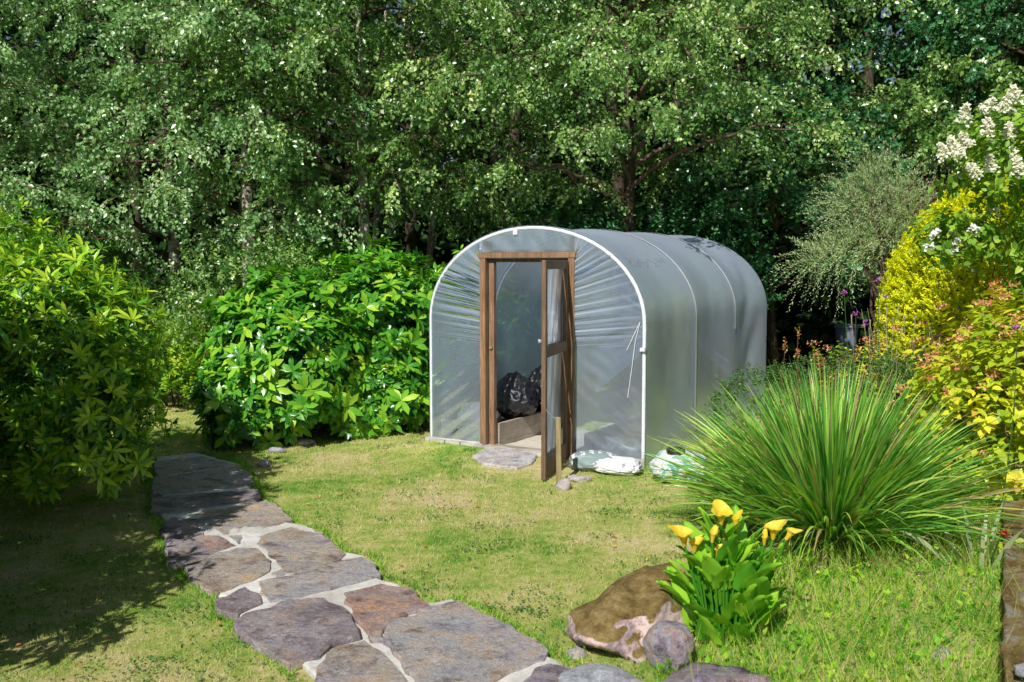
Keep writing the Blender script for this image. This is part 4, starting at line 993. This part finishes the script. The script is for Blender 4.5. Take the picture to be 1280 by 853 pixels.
#        px   py   size lean  openness yaw
flw = [(856, 676, 1.05, -.25, 1., 2.7), (868, 684, .8, .1, .7, .4), (890, 672, .72, .12, .25, 1.), (901, 650, 1.05, .0, 1., 1.7), (919, 656, .85, .05, .18, .5), (897, 693, .82, .15, .55, .2), (966, 668, 1.0, .1, 1., .2), (982, 669, .8, .7, .6, .2), (955, 675, .62, 0, .2, 1.2)]
for i, (px, py, sz, ln, op, yaw) in enumerate(flw):
    D = b[1] + .06*math.sin(i*2.4); c = A(px, py+6, D); o = b + np.array([(c[0]-b[0])*.25, .05*math.sin(i), 0])
    stem.tube([o, (o+c)/2+np.array([(c[0]-b[0])*.12, 0, .03]), c], [.0075, .007, .006], 7, False)
    ax = nrm(np.array([ln, -.12, 1.])); e1 = nrm(np.cross(ax, [math.sin(yaw), -math.cos(yaw), .1])); e2 = np.cross(ax, e1); H = .096*sz
    def sp(u, t, ax=ax, e1=e1, e2=e2, H=H, op=op, c=c):
        a_ = 2*math.pi*(u-.5)*1.05; ca = math.cos(a_); rr = .008 + .009*t + op*.015*t**1.8
        k_ = .5+.5*ca; hh = H*t*(.66+.34*k_); tp_ = max(0, ca)**5*t**3
        lip = op*.008*max(0, t-.7)*4*(1+.45*math.sin(a_*3+yaw)+.25*math.sin(a_*7+i))
        return c + ax*(hh + .016*tp_ - lip*.8) + (e1*ca+e2*math.sin(a_))*((rr+lip)*(H/.085) + .012*tp_)
    f_ = MB().grid(sp, 28, 12).build('flower', M['spathe'], cl, True); f_['label'] = 'yellow funnel shaped flower'
    MB().tube([c+ax*.01, c+ax*H*.5, c+ax*H*.62], [.004, .005, .002], 8).build('spadix', M['spadix'], f_, True)
stem.build('stems', M['calla'], cl, True)

# mossy wall bottom right
p0, p1 = at(1252, 900), at(1253, 652); q0, q1 = p0+[.75, -.1, 0], p1+[.8, .1, 0]
m = N('mossy_wall'); co = m.n('ShaderNodeNewGeometry').outputs['Position']; f = m.noise(5, 8, .75, co, .5); ff = m.noise(40, 5, .8, co)
c = m.ramp(f, [(.33, (.08, .05, .03)), (.44, (.24, .16, .06)), (.54, (.34, .27, .12)), (.62, (.4, .36, .32)), (.72, (.2, .22, .05))])
c = m.mix(.6, c, m.ramp(ff, [(.3, (.4, .4, .4)), (.7, (1.15, 1.15, 1.1))]), 'MULTIPLY'); M['wall'] = m.end(m.pbr(c, .95, .1, m.bump(m.math('ADD', f, m.math('MULTIPLY', ff, .5)), 1., .04)))
mb = MB(); H = .14
def wl(u, t):
    a_ = p0+(p1-p0)*t; b_ = q0+(q1-q0)*t; e = .02*mnoise.noise(Vector((t*14, 0, 0)))+.012*mnoise.noise(Vector((t*55, 3, 0)))
    if u < .12: q = a_+np.array([e, 0, 0]); z = -.05 + (H+.03)*min(1, u/.1)
    else: w_ = (u-.12)/.88; q = a_+(b_-a_)*w_ + np.array([e*(1-w_), 0, 0]); z = H + .035*mnoise.noise(Vector((w_*5, t*14, 2)))+.015*mnoise.noise(Vector((w_*22, t*50, 5)))
    return np.array([q[0], q[1], float(gz(q[0], q[1]))+z])
mb.grid(wl, 50, 120); tag(mb.build('mossy_stone_wall', M['wall'], None, True, loc=tuple(p0)), 'low mossy stone wall running along the bottom right edge', 'wall')
p = at(1274, 840, .17); rock('stone', (p[0]+.05, p[1], p[2]+.0), (.09, .08, .03), 'rock_blue', 'flat blue grey stone on top of the mossy wall', 'stone', 61, .08, 3)
r = np.random.default_rng(91); root = empty('red_flowered_sprig', at(1262, 690, .14), 'lime leaved sprig with red and yellow flower cluster over the mossy wall', 'plant')
c = A(1256, 668, 5.6); k = 60; q = c + r.normal(size=(k, 3))*np.array([.016, .016, .01]); V, Fc, R = place(T4, q, rv(k, r)+UP, rv(k, r), .02, r.random(k)); m_ = leaf_mat('red_yellow_floret', [(0, (.6, .05, .05)), (.6, (.7, .12, .06)), (1, (.75, .5, .08))], .6, .2); mesh('flowers', V, Fc, m_, root, rnd=R)
P = np.array([A(1256+dx, 678+dy, 5.62) for dx, dy in ((0, 0), (8, 3), (-3, 6), (12, -2), (20, 14), (24, 16))]); V, Fc, R = place(TB, P, nrm(rv(6, r)*.6+np.array([.2, -.4, -.5])), nrm(rv(6, r)*.4+np.array([0, -.7, .7])), .09, r.random(6)); mesh('foliage', V, Fc, M['hyper'], root, rnd=R)
bb = at(1290, 700, .14); MB().tube([bb, (bb+c)/2+[.03, 0, .05], c], [.005, .004, .003], 5).build('stem', M['hydr'], root)

# ------------------------------------------------------------------ shade trees just outside the left edge of the view
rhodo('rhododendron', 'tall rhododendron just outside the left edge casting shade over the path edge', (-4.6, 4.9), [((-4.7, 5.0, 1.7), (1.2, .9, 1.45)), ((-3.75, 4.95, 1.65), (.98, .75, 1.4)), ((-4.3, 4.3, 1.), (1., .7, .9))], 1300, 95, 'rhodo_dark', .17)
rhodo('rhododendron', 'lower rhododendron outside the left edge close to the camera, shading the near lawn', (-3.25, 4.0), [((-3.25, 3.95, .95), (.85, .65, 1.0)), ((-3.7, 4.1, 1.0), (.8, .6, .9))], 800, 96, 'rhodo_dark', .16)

# ------------------------------------------------------------------ lawn blades
def grass(name, label, n, seed, x0, x1, y0, y1, hgt, wid, mat, keep, stoch=True):
    r = np.random.default_rng(seed)
    u = r.random(n); y = 1/(1/y0 - u*(1/y0-1/y1)); x = r.uniform(x0, x1, n)
    k = keep(x, y); x, y = x[k], y[k]; n = len(x)
    sc_ = np.clip(y/5.5, .8, 1.9); h = hgt*r.uniform(.35, 1.4, n)*(1+.45*np.sin(x*7.3+2)*np.sin(y*6.1)*np.sin(x*2.9-y*3.7))*(.7+.3*sc_); w_ = wid*sc_*r.uniform(.7, 1.3, n); a_ = r.uniform(0, 2*math.pi, n)
    l = r.normal(size=(n, 2))*h[:, None]*.55; z = gz(x, y)
    V = np.zeros((n, 3, 3)); V[:, 0] = np.stack([x-np.cos(a_)*w_/2, y-np.sin(a_)*w_/2, z-.003], 1); V[:, 1] = np.stack([x+np.cos(a_)*w_/2, y+np.sin(a_)*w_/2, z-.003], 1); V[:, 2] = np.stack([x+l[:, 0], y+l[:, 1], z+h], 1)
    o = mesh(name, V.reshape(-1, 3), np.arange(n*3).reshape(-1, 3), M[mat], None, rnd=np.repeat(r.random(n), 3)); return tag(o, label, 'grass', kind='stuff')
def fwd(x, y): return -((x-L0[0])*VA[0]+(y-L0[1])*VA[1])
def intun(x, y):
    s = (x-L0[0])*UA[0]+(y-L0[1])*UA[1]; v = -fwd(x, y); return (s > -.05) & (s < W+.03) & (v > -.06) & (v < LEN+.05)
bedline = lambda x, y: (x > .62 + .25*np.sin(y*3)*.2 + np.clip(y-4.6, 0, 9)*.52) & (x > .5)
def keepl(x, y): return ~inside(path_xy, x, y) & ~intun(x, y) & ~(bedline(x, y) & (y < 7.2)) & (y < 13.6)
grass('lawn_grass', 'short dry green and straw coloured mown lawn grass', 620000, 1, -6.5, 5.5, 2.6, 13.8, .020, .0038, 'grass', keepl)
def keepw(x, y): return ~inside(path_xy, x, y) & bedline(x, y) & (y < 7.4)
grass('weedy_grass', 'longer weedy grass around the arum lilies and strap leaved clump', 52000, 2, .5, 4.6, 3.2, 7.4, .088, .005, 'weed', keepw)
# edge tufts along path
r = np.random.default_rng(5); ex, ey = [], []
for i in range(len(path_xy)):
    a_, b_ = np.array(path_xy[i]), np.array(path_xy[(i+1) % len(path_xy)])
    if a_[1] < 3.2: continue
    k = int(np.linalg.norm(b_-a_)*420); t = r.random(k)[:, None]; q = a_+(b_-a_)*t+r.normal(size=(k, 2))*.022; ex.append(q[:, 0]); ey.append(q[:, 1])
ex = np.concatenate(ex); ey = np.concatenate(ey); n = len(ex); h = .042*r.uniform(.3, 1.2, n); l = r.normal(size=(n, 2))*h[:, None]*.6; a_ = r.uniform(0, 6.28, n); z = gz(ex, ey)
V = np.zeros((n, 3, 3)); V[:, 0] = np.stack([ex-np.cos(a_)*.003, ey-np.sin(a_)*.003, z], 1); V[:, 1] = np.stack([ex+np.cos(a_)*.003, ey+np.sin(a_)*.003, z], 1); V[:, 2] = np.stack([ex+l[:, 0], ey+l[:, 1], z+h], 1)
tag(mesh('edge_grass', V.reshape(-1, 3), np.arange(n*3).reshape(-1, 3), M['weed'], None, rnd=np.repeat(r.random(n)*.7, 3)), 'longer grass along the edges of the path', 'grass', kind='stuff')
grass('tall_grass', 'scattered tall thin grass stalks standing above the weedy grass', 3600, 12, .5, 4.6, 3.4, 7.4, .26, .0045, 'weed', keepw)
# weeds: small broad leaves in bed
r = np.random.default_rng(6); n = 5200; y = 1/(1/3.6 - r.random(n)*(1/3.6-1/7.4)); x = r.uniform(.6, 4.4, n); k = keepw(x, y); x, y = x[k], y[k]; n = len(x)
P = np.stack([x, y, gz(x, y)+r.uniform(0, .06, n)], 1); V, Fc, R = place(T4, P, nrm(rv(n, r)+UP*.4), nrm(rv(n, r)*.6+UP), .034*r.uniform(.5, 1.5, n), r.random(n)*.75)
tag(mesh('ground_weeds', V, Fc, M['weed'], None, rnd=R), 'small leaved weeds growing through the longer grass', 'weeds', kind='stuff')
r = np.random.default_rng(8); nc = 420; cy_ = 1/(1/3.6 - r.random(nc)*(1/3.6-1/11)); cx_ = r.uniform(-4.5, 3.5, nc); i = r.integers(0, nc, 15000); rad_ = r.uniform(.03, .14, nc)
x = cx_[i]+r.normal(size=15000)*rad_[i]; y = cy_[i]+r.normal(size=15000)*rad_[i]; k = keepl(x, y); x, y, i = x[k], y[k], i[k]; n = len(x)
P = np.stack([x, y, gz(x, y)+r.uniform(.004, .022, n)], 1); V, Fc, R = place(T4, P, nrm(rv(n, r)+UP*.2), nrm(rv(n, r)*.5+UP), .017*r.uniform(.6, 1.4, n), r.random(n)*.6)
tag(mesh('lawn_clover', V, Fc, M['low'], None, rnd=R), 'small patches of clover and low weeds in the mown lawn', 'clover', kind='stuff')
# fallen leaves
n = 330; x = r.uniform(-3, 2.6, n); y = r.uniform(4, 11, n); k = keepl(x, y); x, y = x[k], y[k]; n = len(x)
P = np.stack([x, y, gz(x, y)+.02], 1); V, Fc, R = place(T4, P, rv(n, r)*np.array([1, 1, .2]), nrm(rv(n, r)*.4+UP), .036*r.uniform(.5, 1.2, n), r.random(n))
tag(mesh('fallen_leaves', V, Fc, M['litter'], None, rnd=R), 'scattered orange and brown fallen leaves on the lawn', 'fallen leaves', kind='stuff')

# ------------------------------------------------------------------ light
EL, AZD = math.radians(42), np.array([.36, .93]); AZD = AZD/np.linalg.norm(AZD)
ld = np.array([AZD[0]*math.cos(EL), AZD[1]*math.cos(EL), -math.sin(EL)])
sd_ = bpy.data.lights.new('sun', 'SUN'); sd_.energy = 5.0; sd_.angle = math.radians(.53); sd_.color = (1., .965, .92)
so = bpy.data.objects.new('sun', sd_); col.objects.link(so); so.rotation_euler = Vector(ld).to_track_quat('-Z', 'Y').to_euler(); so.location = (0, 0, 12)
wd = bpy.data.worlds.new('World'); sc.world = wd; wd.use_nodes = True; nt = wd.node_tree; nt.nodes.clear()
sky = nt.nodes.new('ShaderNodeTexSky'); sky.sky_type = 'NISHITA'; sky.sun_disc = False; sky.sun_elevation = EL
to = -AZD; sky.sun_rotation = math.atan2(to[0], to[1])
bg = nt.nodes.new('ShaderNodeBackground'); bg.inputs['Strength'].default_value = .052; wo = nt.nodes.new('ShaderNodeOutputWorld')
nt.links.new(sky.outputs[0], bg.inputs[0]); nt.links.new(bg.outputs[0], wo.inputs[0])
sc.view_settings.view_transform = 'Standard'; sc.view_settings.look = 'None'; sc.view_settings.exposure = 0
sc.render.engine = 'CYCLES'; cy = sc.cycles
cy.use_denoising = True; cy.denoising_prefilter = 'NONE'; cy.denoising_input_passes = 'RGB_ALBEDO_NORMAL'; cy.max_bounces = 5; cy.transparent_max_bounces = 8; cy.diffuse_bounces = 2; cy.glossy_bounces = 2; cy.transmission_bounces = 4; cy.use_adaptive_sampling = False; cy.use_light_tree = False; cy.sample_clamp_indirect = 6
print('tris in crowns', tot)
